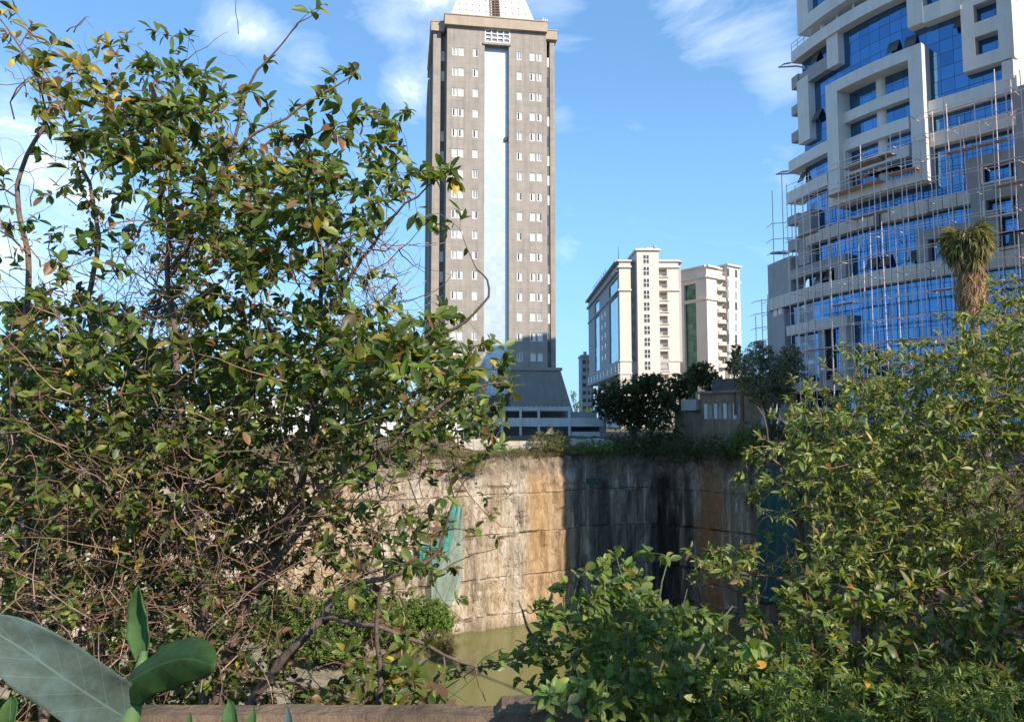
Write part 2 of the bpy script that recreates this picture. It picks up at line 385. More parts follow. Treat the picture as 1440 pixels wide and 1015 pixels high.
def ground_mesh():
    DS = [-0.95 * -1, 1.8, 3, 4.5, 6, 7.5, 9, 12, 16, 22, 32, 50, 90, 180, 400, 1000, 4000]
    c = Vector((-4, 50)); V = []; Fc = []
    for i in range(NR):
        p = rim[i]; r = (p - c).normalized()
        for k, d in enumerate(DS):
            if k == 0: q = p - rn[i] * 0.95; 
            else: q = p + r * d
            z = ground_z(q.x, q.y, 0 if k == 0 else d)
            if k == 0: z = ground_z(p.x, p.y, 0)
            if d >= 400: z = -0.6
            V.append((q.x, q.y, z))
    K = len(DS)
    for i in range(NR):
        a = i * K; b = ((i + 1) % NR) * K
        for k in range(K - 1): Fc.append((a + k, b + k, b + k + 1, a + k + 1))
    me = bpy.data.meshes.new('ground'); me.from_pydata(V, [], Fc); me.polygons.foreach_set('use_smooth', [True] * len(Fc)); me.update()
    o = bpy.data.objects.new('ground', me); link(o); me.materials.append(ground_mat())
    return tag(o, kind='structure')
ground = ground_mesh()

def water_mat():
    m = bpy.data.materials.new('murky green water'); m.use_nodes = True; nt = m.node_tree; b = nt.nodes['Principled BSDF']
    b.inputs['Base Color'].default_value = (0.19, 0.175, 0.05, 1); b.inputs['Roughness'].default_value = 0.10; b.inputs['Specular IOR Level'].default_value = 0.5
    pos = N(nt, 'ShaderNodeNewGeometry').outputs['Position']
    mp = N(nt, 'ShaderNodeMapping'); mp.inputs['Scale'].default_value = (0.9, 1.6, 1); L(nt, pos, mp.inputs[0])
    n = N(nt, 'ShaderNodeTexNoise', i_Scale=1.0, i_Detail=6.0, i_Roughness=0.6); L(nt, mp.outputs[0], n.inputs['Vector'])
    bp = N(nt, 'ShaderNodeBump', i_Strength=0.12, i_Distance=0.15); L(nt, n.outputs[0], bp.inputs['Height']); L(nt, bp.outputs[0], b.inputs['Normal'])
    n2 = N(nt, 'ShaderNodeTexNoise', i_Scale=0.06, i_Detail=4.0); L(nt, pos, n2.inputs['Vector'])
    L(nt, ramp(nt, n2.outputs[0], ((0.35, (0.125, 0.13, 0.036)), (0.65, (0.18, 0.17, 0.055)))), b.inputs['Base Color'])
    return m
mb = MB(); mb.face([(-70, 2, ZW), (60, 2, ZW), (60, 110, ZW), (-70, 110, ZW)])
tag(mb.build('water', water_mat()), kind='structure')

# rubble bank at the foot of the left cliff
def bank():
    V = []; Fc = []; nx, ny = 70, 50
    for j in range(ny + 1):
        for i in range(nx + 1):
            x = -46 + 42 * i / nx; y = 60 + 30 * j / ny
            e = -9.5 + 2.2 * NZ.noise(Vector((y * 0.25, 3.1, 0))) - (86 - y) * 0.28      # shoreline
            h = ZW - 0.5 + 2.6 * sstep(0, 10, e - x) + 2.5 * sstep(6, 30, e - x)
            h += 0.5 * fbm(Vector((x * 0.35, y * 0.35, 4)), 4) * sstep(-1, 3, e - x) - 1.2 * sstep(0, 2.0, x - e)
            h -= 1.6 * sstep(70, 61, y)
            V.append((x, y, h))
    for j in range(ny):
        for i in range(nx):
            a = j * (nx + 1) + i; Fc.append((a, a + 1, a + nx + 2, a + nx + 1))
    me = bpy.data.meshes.new('rubble_bank'); me.from_pydata(V, [], Fc); me.update()
    o = bpy.data.objects.new('rubble_bank', me); link(o)
    me.materials.append(mat('grey rubble', (0.19, 0.17, 0.12), 0.95, var=0.45, vscale=1.6, bump=0.8, bscale=3))
    return tag(o, kind='structure')
bank()
# ------------------------------------------------------------------ the tall tower
def tower():
    T = R(8.5)
    c = P(698, HOR - 5, 140)
    w = Wall(c.x, c.y, T)
    gz = -0.6
    rt = thing('office_tower', 'tall grey-brown tower with a pale glass strip up its middle and a white pyramid roof', 'tower', (c.x, c.y, gz))
    stone = mat('tower plaster', (0.335, 0.295, 0.255), 0.9, var=0.14, vscale=0.5, bump=0.15, bscale=6, streak=0.5)
    # faint course lines every storey
    nt = stone.node_tree; b = nt.nodes['Principled BSDF']; src = b.inputs['Base Color'].links[0].from_socket
    sp = N(nt, 'ShaderNodeSeparateXYZ'); L(nt, N(nt, 'ShaderNodeNewGeometry').outputs['Position'], sp.inputs[0])
    fr = math_(nt, 'FRACT', math_(nt, 'MULTIPLY', sp.outputs[2], 1 / 1.92))
    L(nt, mixc(nt, math_(nt, 'MULTIPLY', math_(nt, 'LESS_THAN', fr, 0.05), 0.28), src, (0.17, 0.145, 0.12)), b.inputs['Base Color'])
    pale = mat('tower fascia', (0.42, 0.335, 0.255), 0.85, var=0.1, vscale=0.6, streak=0.3)
    roofm = mat('roof panels', (0.74, 0.69, 0.58), 0.6, var=0.05, vscale=2)
    uz = w.uz
    zc0 = uz(697, 39.5, 0.6)[1]; zc1 = uz(697, 26, 0.6)[1]              # central fascia
    zs = uz(697, 518.5)[1]                                             # bottom of the shaft
    uL = w.u(626); uR = w.u(769.5); uWL = w.u(606, -1.6); uWR = w.u(781.5, -1.6)
    gL = w.u(680.5); gR = w.u(715.5)
    gt = uz(698, 62)[1]; D = 21.0
    # central bay with its recess for the glass strip
    mb = MB()
    wt = uz(698, 42)[1]; wb = uz(698, 60)[1]; wl = w.u(681.3); wr = w.u(716.5)
    rows = [uz(697, 76.5 + 28.33 * i)[1] for i in range(16)]
    cols = [w.u(x) for x in (637.8, 646.8, 667.5)] + [w.u(x) for x in (731.0, 749.5, 759.5)]
    WW, WH = 1.06, 1.62
    holes = [(cu - WW / 2, cu + WW / 2, z - WH / 2, z + WH / 2) for z in rows for cu in cols]
    w.holed(mb, uL, uR, zs, zc0 + 0.3, holes + [(gL, gR, zs, gt), (wl, wr, wb, wt)], 0.0, 0.22)
    for u, s in ((uL, 1), (uR, -1)):
        mb.face([w.pt(u, zs, 0), w.pt(u, zc0 + .3, 0), w.pt(u, zc0 + .3, -4), w.pt(u, zs, -4)])
    mb.face([w.pt(gL, zs, 0), w.pt(gL, gt, 0), w.pt(gL, gt, -1.0), w.pt(gL, zs, -1.0)]); mb.face([w.pt(gR, zs, 0), w.pt(gR, gt, 0), w.pt(gR, gt, -1.0), w.pt(gR, zs, -1.0)])
    mb.face([w.pt(gL, gt, 0), w.pt(gR, gt, 0), w.pt(gR, gt, -1.0), w.pt(gL, gt, -1.0)])
    # side wings, stepped back, with the slot beside the bay
    zw1 = uz(612, 43, -1.2)[1]
    sl0, sl1 = w.u(616.8, -1.6), w.u(623.2, -1.6)
    w.slab(mb, uWL, sl0, zs, zw1 + .3, -5.0, -1.6); w.slab(mb, sl1, uL, zs, zw1 + .3, -5.0, -2.2)
    sr0, sr1 = w.u(770.2, -1.6), w.u(774.6, -1.6)
    w.slab(mb, uR, sr0, zs, zw1 + .3, -5, -1.61); w.slab(mb, sr1, uWR, zs, zw1 + .3, -5, -1.6)
    # deeper body, notched at the corners
    w.slab(mb, uWL - 0.5, uWR + 0.35, zs, zw1 - 5.5, -9, -5.003); w.slab(mb, uWL - 0.9, uWR + 0.5, zs, zw1 - 10, -14, -9.003); w.slab(mb, uWL - 0.6, uWR, zs, zw1 - 4, -D, -14.003)
    w.slab(mb, uWL + 0.4, uWR - 0.4, zw1 - 6, zw1 + .3, -D, -5.006)
    mb.build('wall', stone, rt)
    # slot windows
    def strip(name, u0, u1, off, zA, zB, base, k0):
        f = MB(); w.quad(f, u0, u1, zA, zB, off); f.build('slot_infill', mat('grey infill', (0.16, 0.15, 0.14), 0.8), rt)
        for i, z in enumerate(rows):
            m = MB(); random.seed(i + k0)
            h = 2.0
            w.slab(m, u0 + .08, u1 - .08, z - h / 2, z + h / 2, off, off + .08); 
            o = m.build('corner_window', M['pale_win'] if random.random() < base else M['dark_win'], rt)
    M['pale_win'] = mat('pale pane', (0.62, 0.60, 0.56), 0.25, var=0.15, vscale=0.9)
    M['dark_win'] = mat('dark pane', (0.08, 0.085, 0.09), 0.1)
    M['mid_win'] = mat('grey pane', (0.30, 0.32, 0.34), 0.12)
    strip('l', sl0, sl1, -2.4, zs, zw1, 0.45, 3); strip('r', sr0, sr1, -1.9, zs, zw1 - 4, 0.45, 60)
    # fascias
    mb = MB()
    w.slab(mb, w.u(622.3, .7), w.u(771.5, .7), zc0, zc1, -4, 0.7); w.slab(mb, w.u(622.3, .7) - .12, w.u(771.5, .7) + .12, zc1, zc1 + .22, -4, 0.82)
    za, zb = uz(612, 43, -1.0)[1], uz(612, 30.5, -1.0)[1]
    w.slab(mb, w.u(602.6, -1.0), w.u(622.3, .7) - .003, za, zb, -D - .5, -1.0); w.slab(mb, w.u(602.6, -1.) - .1, w.u(622.3, .7) - .13, zb, zb + .2, -D - .6, -0.9)
    w.slab(mb, w.u(771.5, .7) + .003, w.u(785.6, -1.0), za, zb, -D - .5, -1.0); w.slab(mb, w.u(771.5, .7) + .13, w.u(785.6, -1.0) + .1, zb, zb + .2, -D - .6, -0.9)
    mb.build('cornice', pale, rt)
    # pyramid roof with its row of bolts and the dark slot
    r0 = w.u(629.2, -1.5); r1 = w.u(754.2, -1.5); zr = zc1 + .23
    s0 = w.u(639, -2); zq = uz(640, 0, -2)[1]
    slope = (s0 - r0) / (zq - zr)
    Hh = 17.0
    ins = slope * Hh; mid = (r0 + r1) / 2; dep = 22.0
    mb = MB()
    def rp(u, v, z): return w.pt(u, z, -1.0 - v)
    b_ = [rp(r0, 0, zr), rp(r1, 0, zr), rp(r1, dep, zr), rp(r0, dep, zr)]; t_ = [rp(r0 + ins, ins, zr + Hh), rp(r1 - ins, ins, zr + Hh), rp(r1 - ins, dep - ins, zr + Hh), rp(r0 + ins, dep - ins, zr + Hh)]
    mb.hexa(b_ + t_); roof = mb.build('roof', roofm, rt)
    mb = MB()
    for k in range(11):
        z = zr + 0.9 + k * 1.42
        a0 = r0 + slope * (z - zr) + .8; a1 = r1 - slope * (z - zr) - .8
        n = 12
        for i in range(n + 1):
            u = mid + (i - n / 2) * 1.32
            if a0 < u < a1 and not (692 < 0): 
                q = rp(u, slope * (z - zr), z); d = w.n
                q2 = Vector((q.x + d.x * .16, q.y + d.y * .16, q.z + .02)); mb.bar(q, q2, .22)
    mb.build('roof_bolt', mat('bolt', (0.30, 0.27, 0.22), 0.7), roof)['kind'] = 'stuff'
    mb = MB(); c0, c1 = w.u(692, -1), w.u(702.8, -1)
    def slit(a, b, z0, z1, lift): 
        p = [rp(a, slope * (z0 - zr) - lift, z0), rp(b, slope * (z0 - zr) - lift, z0), rp(b, slope * (z1 - zr) - lift, z1), rp(a, slope * (z1 - zr) - lift, z1)]
        q = [Vector((v.x - w.n.x * .3, v.y - w.n.y * .3, v.z)) for v in p]
        mb.hexa([p[0], p[1], q[1], q[0], p[3], p[2], q[2], q[3]])
    slit(c0, c1, zr + .03, zr + 6.2, .12)
    mb.build('roof_slot', mat('slot glass', (0.075, 0.06, 0.05), 0.4, var=0.4, vscale=1.5), roof)
    mb = MB()
    for u in (c0 - .35, c0 + .45):
        for k in range(5): mb.bar(rp(u, slope * k * 1.2 - .3, zr + .05 + k * 1.2), rp(u, slope * (k + 1) * 1.2 - .3, zr + .05 + (k + 1) * 1.2), .13)
    for k in range(9): z = zr + .4 + k * .65; mb.bar(rp(c0 - .5, slope * (z - zr) - .3, z), rp(c1 + .1, slope * (z - zr) - .3, z), .1)
    mb.build('roof_ladder', mat('rust steel', (0.20, 0.14, 0.10), 0.7), roof)
    # parapet pipes on the right corner
    mb = MB()
    for k, x in enumerate((765, 768.5, 771.5)):
        u = w.u(x, .2); z = uz(x, 31, .2)[1]; mb.tube([w.pt(u, zc1, .2), w.pt(u, z + .9 - .2 * k, .2)], .07)
    mb.tube([w.pt(w.u(764, .2), zc1 + .7, .2), w.pt(w.u(772, .2), zc1 + .7, .2)], .05)
    mb.build('roof_railing', M['white'], rt)
    # window at the head of the strip
    f = MB(); w.quad(f, wl, wr, wb, wt, -.2); hw = f.build('head_window', M['mid_win'], rt)
    f = MB()
    for i in range(5): u = wl + (wr - wl) * i / 4; w.slab(f, u - .11, u + .11, wb, wt, -.15, .03)
    for i in range(4): z = wb + (wt - wb) * i / 3; w.slab(f, wl, wr, z - .1, z + .1, -.14, .025)
    f.build('frame', M['white'], hw)
    f = MB(); w.slab(f, gL - .35, gR + .35, gt - .3, gt + .12, -.3, .28); f.build('lintel', stone, rt)
    # glass strip
    gm = glassmat('pale sky glass', (0.52, 0.585, 0.61), 0.3, (1.1, 0.95), 0.35, (0.07, 0.08, (0.46, 0.53, 0.57)), 0.10)
    f = MB(); w.quad(f, gL, gR, zs - 5, gt, -0.95)
    g = f.build('glass_strip', gm, rt); uvset(g, lambda q: ((q - Vector((c.x, c.y, 0))).dot(Vector((w.d.x, w.d.y, 0))), q.z))
    f = MB()
    z0 = uz(698, 505)[1]
    for i in range(8): u = gL + (gR - gL) * i / 7; w.slab(f, u - .05, u + .05, zs - 5, z0, -.94, -.8)
    for i in range(5): z = z0 - i * 1.6; w.slab(f, gL, gR, z - .05, z + .05, -.94, -.81)
    f.build('glazing_bars', M['white'], g)
    f = MB(); u = w.u(712.5); z = uz(712, 193)[1]; w.slab(f, u - .35, u + .3, z - .5, z + .25, -.94, -.5); f.build('window_cleaner_box', M['dark_win'], g)
    # punched windows: six columns, sixteen rows
    def win_mesh(kind):
        fr = MB(); W2, H2 = WW / 2, WH / 2
        for a, b, c_, d in ((-W2, W2, H2 - .13, H2), (-W2, W2, -H2, -H2 + .13), (-W2, -W2 + .13, -H2 + .13, H2 - .13), (W2 - .13, W2, -H2 + .13, H2 - .13)): fr.box(a, b, -.05, .16, c_, d)
        fr.box(-.05, .05, -.03, .14, -H2 + .13, H2 - .13)
        me = bpy.data.meshes.new('window'); me.from_pydata(fr.v, [], fr.f); me.materials.append(M['white'])
        p = MB(); pm = []
        L_, R_ = (-W2 + .13, -.05), (.05, W2 - .13)
        for (a, b), k in ((L_, kind[0]), (R_, kind[1])): p.mi = k; p.box(a, b, .06, .10, -H2 + .13, H2 - .13)
        me2 = bpy.data.meshes.new('pane'); me2.from_pydata(p.v, [], p.f)
        for q in (M['white'], M['pale_win'], M['dark_win'], M['mid_win']): me2.materials.append(q)
        me2.polygons.foreach_set('material_index', p.m)
        return me, me2
    kinds = {'closed': win_mesh((0, 0)), 'slit': win_mesh((3, 1)), 'half': win_mesh((2, 0)), 'grey': win_mesh((3, 3)), 'r': win_mesh((1, 2))}
    rng = random.Random(4)
    base = Vector(rt.location)
    for i, z in enumerate(rows):
        for j, cu in enumerate(cols):
            if j in (1, 4): k = 'closed' if rng.random() < .75 else 'half'
            else: k = rng.choice(['slit', 'slit', 'closed', 'grey', 'half', 'r'])
            if i in (3, 4, 11, 12) and rng.random() < .6: k = 'half'
            a, b = kinds[k]
            o = bpy.data.objects.new('window', a); link(o, rt); o.location = w.pt(cu, z, -.14) - base; o.rotation_euler.z = T
            q = bpy.data.objects.new('pane', b); link(q, o)
    # flared foot
    zg = gz - 1.5; zf = zs
    mb = MB()
    fl = w.u(810, 5) - uWR; 
    uR2 = uWR + .4; uL2 = uWL - .4
    def flare(a0, a1, b0, b1):      # (u,off) bottom pair / top pair
        pass
    # right half and left half either side of the entrance recess
    for (ta, tb, ba, bb) in ((gR, uR2, gR, uR2 + 3.4), (uL2, gL, uL2 - 3.4, gL)):
        p = [w.pt(ba, zg, 3.6), w.pt(bb, zg, 3.6), w.pt(bb, zg, -D - 3), w.pt(ba, zg, -D - 3), w.pt(ta, zf, .35), w.pt(tb, zf, .35), w.pt(tb, zf, -D - .4), w.pt(ta, zf, -D - .4)]
        mb.hexa(p)
    mb.build('base', mat('base plaster', (0.235, 0.215, 0.185), 0.9, var=0.12, vscale=0.4, streak=0.3), rt)
    mb = MB(); w.slab(mb, uL2 - .35, gL, zf - .25, zf + .3, -2, .7); w.slab(mb, gR, uR2 + .35, zf - .25, zf + .3, -2, .7); mb.build('base_cornice', stone, rt)
    mb = MB(); w.slab(mb, gL + .01, gR - .01, zg, zf - 5.01, -6, -.7); mb.build('entrance', M['dark_win'], rt)
tower()
# ------------------------------------------------------------------ the blue glass office block under construction
class Curve:
    """a vertical wall over a curved plan; s runs to the right, 'off' outwards"""
    def __init__(s, pts):
        s.p = [Vector(q) for q in pts]; s.S = [0.0]
        for a, b in zip(s.p, s.p[1:]): s.S.append(s.S[-1] + (b - a).length)
        s.n = []
        for i in range(len(s.p)):
            t = (s.p[min(i + 1, len(s.p) - 1)] - s.p[max(0, i - 1)]).normalized(); s.n.append(Vector((t.y, -t.x)))
    def xy(s, t, off=0.0):
        i = 0
        while i < len(s.S) - 2 and s.S[i + 1] < t: i += 1
        k = (t - s.S[i]) / (s.S[i + 1] - s.S[i]); kk = min(1, max(0, k))
        return s.p[i].lerp(s.p[i + 1], k) + (s.n[i].lerp(s.n[i + 1], kk)).normalized() * off
    def pt(s, t, z, off=0.0): q = s.xy(t, off); return Vector((q.x, q.y, z))
    def s_at(s, px, off=0.0, py=None, z=None):
        lo, hi = -30.0, s.S[-1] + 40
        if z is None:
            d = ray(px, HOR if py is None else py); tgt = d.x / d.y
        for _ in range(40):
            m = (lo + hi) / 2; q = s.xy(m, off)
            if z is not None:       # photo column of the point (q, z)
                dz = z - EYE; fwd = q.y * math.cos(PITCH) + dz * math.sin(PITCH); val = q.x / fwd; t = (px - CX) / F
            else: val = q.x / q.y; t = tgt
            if val < t: lo = m
            else: hi = m
        return (lo + hi) / 2
    def z_at(s, px, py, off=0.0):
        q = s.xy(s.s_at(px, off, py), off); d = ray(px, py); return EYE + d.z / d.y * q.y
    def cuts(s, a, b, st=1.6):
        n = max(1, int((b - a) / st)); return [a + (b - a) * i / n for i in range(n + 1)]
    def slab(s, mb, s0, s1, z0, z1, o0, o1):
        c = s.cuts(s0, s1)
        for i, (a, b) in enumerate(zip(c, c[1:])):
            A, B, Cc, D = s.pt(a, z0, o1), s.pt(b, z0, o1), s.pt(b, z0, o0), s.pt(a, z0, o0)
            E_, F_, G_, H_ = s.pt(a, z1, o1), s.pt(b, z1, o1), s.pt(b, z1, o0), s.pt(a, z1, o0)
            mb.face([A, B, F_, E_]); mb.face([E_, F_, G_, H_]); mb.face([D, Cc, B, A]); mb.face([Cc, D, H_, G_])
            if i == 0: mb.face([D, A, E_, H_])
            if i == len(c) - 2: mb.face([B, Cc, G_, F_])
    def sheet(s, mb, s0, s1, z0, z1, off):
        c = s.cuts(s0, s1)
        for a, b in zip(c, c[1:]): mb.face([s.pt(a, z0, off), s.pt(b, z0, off), s.pt(b, z1, off), s.pt(a, z1, off)])
def _plan(xi):
    t = xi - 0.42; Y = 90 / (1 + 1.44690692 * t - 2.94911856 * t * t + 4.46186555 * t ** 3); return (xi * Y, Y)
_pl = [_plan(0.338 + 0.0085 * k) for k in range(46)]
_e = Vector(_pl[-1]) - Vector(_pl[-2]); _e.normalize()
_pl += [tuple(Vector(_pl[-1]) + _e * k) for k in (4, 8)]
C = Curve(_pl)
GA = {'o': C}
def glass_block():
    gz = -2.0
    q = C.xy(C.s_at(1260))
    rt = thing('office_block', 'curved blue glass office block with grey concrete frames, unfinished, behind the scaffolding', 'building', (q.x, q.y, gz))
    conc = mat('frame render', (0.72, 0.69, 0.64), 0.85, var=0.08, vscale=0.5, bump=0.12, bscale=6, streak=0.28)
    conc2 = mat('dark render', (0.36, 0.355, 0.35), 0.85, var=0.12, vscale=0.6, bump=0.15, bscale=6, streak=0.3)
    clad = mat('stone cladding', (0.64, 0.59, 0.52), 0.8, var=0.12, vscale=0.7, streak=0.25)
    nt = clad.node_tree; b = nt.nodes['Principled BSDF']; src = b.inputs['Base Color'].links[0].from_socket
    uv = N(nt, 'ShaderNodeUVMap').outputs[0]; sp = N(nt, 'ShaderNodeSeparateXYZ'); L(nt, uv, sp.inputs[0])
    L(nt, mixc(nt, math_(nt, 'LESS_THAN', math_(nt, 'FRACT', math_(nt, 'MULTIPLY', sp.outputs[0], 1 / 1.35)), 0.05), src, (0.10, 0.09, 0.08)), b.inputs['Base Color'])
    gm = glassmat('blue facade glass', (0.095, 0.225, 0.42), 0.05, (1.3, 1.45), 0.9, (0.05, 0.07, (0.03, 0.07, 0.14)), 0.28)
    def suv(o):
        me = o.data; l = me.uv_layers.new(name='UVMap'); w = wloc(o)
        cache = {}
        for lp in me.loops:
            vi = lp.vertex_index
            if vi not in cache:
                p = Vector(me.vertices[vi].co) + w; xy = Vector((p.x, p.y)); best = (1e9, 0)
                for i in range(len(C.p) - 1):
                    a, b2 = C.p[i], C.p[i + 1]; d = b2 - a; k = min(1, max(0, (xy - a).dot(d) / d.length_squared)); dd = (xy - a - d * k).length
                    if dd < best[0]: best = (dd, C.S[i] + k * d.length)
                cache[vi] = (best[1], p.z)
            l.data[lp.index].uv = cache[vi]
    S = lambda px, off=0.0, py=None, z=None: C.s_at(px, off, py, z)
    Z = lambda px, py, off=0.0: C.z_at(px, py, off)
    topz = 59.0
    sR = S(1424.5, 0, 60); sL = S(1126, 0, 240)
    zC0 = (Z(1081, 439.6, .3) + Z(1198, 411, .3) + Z(1240, 396, .3)) / 3; zC1 = (Z(1080, 425.6, .3) + Z(1208, 384, .3) + Z(1332, 363, .3)) / 3
    zA0 = (Z(1123.6, 83.5) + Z(1260, 6)) / 2; zA1 = (Z(1138, 54.7) + Z(1193, 25)) / 2
    zB0 = (Z(1116, 242.7) + Z(1165, 216) + Z(1351, 150)) / 3; zB1 = (Z(1163, 200) + Z(1312, 142) + Z(1408, 115)) / 3
    zD1 = (Z(1134, 332) + Z(1239, 296) + Z(1327, 277)) / 3; zD0 = zD1 - 1.45
    print('z C', zC0, zC1, 'A', zA0, zA1, 'B', zB0, zB1, 'D', zD1)
    # body behind the facade
    mb = MB(); back = [C.xy(C.S[-1], -0.95) + Vector((20, 14)), C.xy(0, -1) + Vector((26, 12))]
    def body(s0, s1, z0, z1, off, extra):
        c = C.cuts(s0, s1, 2.5); pl = [C.xy(a, off) for a in c] + [Vector(e) for e in extra]
        n = len(pl); b0 = len(mb.v)
        mb.v += [(p.x, p.y, z0) for p in pl] + [(p.x, p.y, z1) for p in pl]
        for i in range(n): j = (i + 1) % n; mb.f.append((b0 + i, b0 + j, b0 + n + j, b0 + n + i)); mb.m.append(0)
        mb.f.append(tuple(b0 + n + i for i in range(n))); mb.m.append(0); mb.f.append(tuple(b0 + i for i in range(n))[::-1]); mb.m.append(0)
    e0 = C.xy(sL, -1.0); e1 = C.xy(sR, -1.0)
    body(sL + .05, sR - .05, zC1, zA0, -6.0, [(e1.x + 26, e1.y + 12), (e0.x + 24, e0.y + 10)])
    body(sL + .05, sR - .05, zA0 + .01, topz, -4.0, [(e1.x + 26, e1.y + 12), (e0.x + 24, e0.y + 10)])
    body(0.1, C.S[-1] - .1, gz, zC1 - .02, -1.0, [(back[0].x, back[0].y), (back[1].x, back[1].y)])
    mb.build('wall', conc2, rt)
    # return wall at the right end, facing the sun
    a = C.xy(sR, 0.02); dr = Vector((0.93, 0.36)); nn = Vector((dr.y, -dr.x))
    mb = MB()
    def rbox(u0, u1, z0, z1, o0, o1):
        f = lambda u, z, o: Vector((a.x + dr.x * u + nn.x * o, a.y + dr.y * u + nn.y * o, z))
        mb.hexa([f(u0, z0, o1), f(u1, z0, o1), f(u1, z0, o0), f(u0, z0, o0), f(u0, z1, o1), f(u1, z1, o1), f(u1, z1, o0), f(u0, z1, o0)])
    rbox(0.02, 24, zB0, topz, -1, 0); mb.build('end_wall', mat('cream render', (0.72, 0.68, 0.60), 0.85, var=0.08, vscale=0.6, streak=0.2), rt)
    mb = MB()
    for k in range(5):
        z = zB1 + 5 + k * 4; rbox(3.0, 5.2, z, z + 1.6, 0, .05)
    mb.build('end_window', M['dark_win'], rt)
    # glass skin
    mb = MB(); C.sheet(mb, sL, sR, zC1, zA0, -0.7)
    # side return of the glass at the left end
    g1 = C.pt(sL, zC1, -.7); g2 = C.pt(sL, zC1, -6.5); mb.face([g2, g1, Vector((g1.x, g1.y, zA0)), Vector((g2.x, g2.y, zA0))])
    o = mb.build('glass_wall', gm, rt); suv(o)
    mb = MB(); C.sheet(mb, S(1106), C.S[-1], gz, zC0, -0.5); o = mb.build('glass_wall', gm, rt); suv(o)
    # floor slabs
    def slab(name, x0, x1, z0, z1, o0=-1.0, o1=0.0, m=None):
        zm = (z0 + z1) / 2; mb = MB(); C.slab(mb, S(x0, o1, None, zm), S(x1, o1, None, zm), z0, z1, o0, o1); o = mb.build(name, m or conc, rt)
        if m is clad: suv(o)
        return o
    def el(name, x0, x1, top, bot, o0=-1.0, o1=0.0, m=None):
        return slab(name, x0, x1, Z(bot[0], bot[1], o1), Z(top[0], top[1], o1), o0, o1, m)
    tl = slab('floor_slab', 1112.5, 1430, zA0, zA1, -3.0, 0.6)
    # rail, hook and terrace openings
    mb = MB(); zr = zA1
    s0, s1 = S(1113, .5, 72), S(1140, .5, 60)
    for k in range(4):
        t = s0 + (s1 - s0) * k / 3; mb.tube([C.pt(t, zr, .5), C.pt(t, zr + 1.1, .5)], .04)
    for h in (.55, 1.1): mb.tube([C.pt(s0 + (s1 - s0) * k / 3, zr + h, .5) for k in range(4)], .035)
    mb.build('railing', M['steel'], tl)
    for x, z in ((1112.5, zA0), (1109, zB0)):
        mb = MB(); t = S(x, .3, None, z); q0 = C.pt(t, z + .35, .3); q1 = C.pt(t, z + .35, -2.0); out_ = Vector((-1.3, 0.5, 0))
        mb.tube([q0, q0 + out_ * .6, q0 + out_ + Vector((0, .5, -.1)), q1 + out_ * .9, q1 + Vector((0, 0, -.5))], .11)
        mb.build('canopy_hook', M['steel'], rt)
    # upper block, cantilevered over the terrace
    zU = (Z(1123, 48, .3) + Z(1193, 0, .3)) / 2
    mb = MB()
    uz0, uz1 = Z(1150, 22, .3), topz
    C.slab(mb, S(1121, .3, 30), S(1136, .3, 20), zU, topz, -3.9, .3)
    C.slab(mb, S(1136, .3, 20) + .002, sR, zU, zU + 1.75, -3.9, .3); C.slab(mb, S(1136, .3, 20) + .002, sR, topz - 2, topz, -3.9, .3)
    mb.build('upper_storey', conc, rt)
    mb = MB(); C.sheet(mb, S(1136, .3, 20), sR, zU + 1.75, topz - 2, -0.5); o = mb.build('glass_wall', gm, rt); suv(o)
    mb = MB()
    for k in range(13):
        t = S(1146, 0, 40) + k * 2.6; p = C.xy(t, -1.2); mb.tube([(p.x, p.y, zA1), (p.x, p.y, zU)], .16 if k % 3 else .3, 8)
    mb.build('terrace_post', M['white'], rt)['kind'] = 'stuff'
    mb = MB(); C.sheet(mb, S(1150, 0, 40), sR, zA1, zU, -3.2); mb.build('terrace_opening', M['dark_win'], rt)
    # left L frame with its three fins
    el('frame', 1124, 1178.5, (1162, 79.5), (1178, 89), -1.2, 0.25, conc2)
    zf1 = Z(1131, 115, .25); zfb = Z(1131, 199.5, .25)
    mb = MB(); C.slab(mb, S(1162.5, .3, 72), S(1178.3, .3, 72), Z(1178, 89.2, .3), zA0, -1.2, .3); C.slab(mb, S(1121.5, .26, 155), S(1137.5, .26, 155), zfb, zf1 + .6, -3.0, .26)
    mb.build('frame', conc, rt)
    for top, bot in ((109, 126), (150, 163), (187, 201)):
        el('fin', 1113, 1122, (1115, top), (1115, bot), -2.2, 0.2, conc2)
    # slab B
    slab('floor_slab', 1109, 1163, zB0, zB1, -2.5, 0.45); slab('floor_slab', 1303, 1430, zB0, zB1, -2.5, 0.35)
    # spandrel under it on the left
    el('spandrel', 1106, 1163, (1163, 243.5), (1163, 260.5), -2.0, 0.3, conc)
    # second L frame, notches, slab D
    el('frame', 1122, 1140.5, (1140.5, 294), (1140.5, 327), -2.0, 0.35, conc2)
    el('fin', 1107, 1122, (1108, 306), (1108, 318), -2.0, .3, conc2); el('fin', 1109, 1122, (1110, 339), (1110, 354.5), -2.0, .3, conc2)
    slab('floor_slab', 1133, 1228, zD0, zD1, -1.0, 0.3, clad); slab('floor_slab', 1240, 1303.5, zD0, zD1, -1.0, 0.32, clad); slab('floor_slab', 1303.6, 1364, zD0 + .1, zD1, -1.0, .25, clad)
    el('spandrel', 1109, 1187, (1186, 357), (1186, 372.5), -1.5, 0.3, conc2)
    el('pier', 1173, 1189, (1189, 357), (1189, 389), -1.5, 0.32, conc2)
    el('pier', 1122, 1138, (1138, 328), (1131, 372), -1.5, .2, conc2)
    # podium band and left flank wall
    slab('podium_band', 1079, 1500, zC0, zC1, -2.0, 0.5, clad)
    el('flank_wall', 1080, 1112, (1080, 373), (1081, 425.5), -1.5, 0.3, conc2)
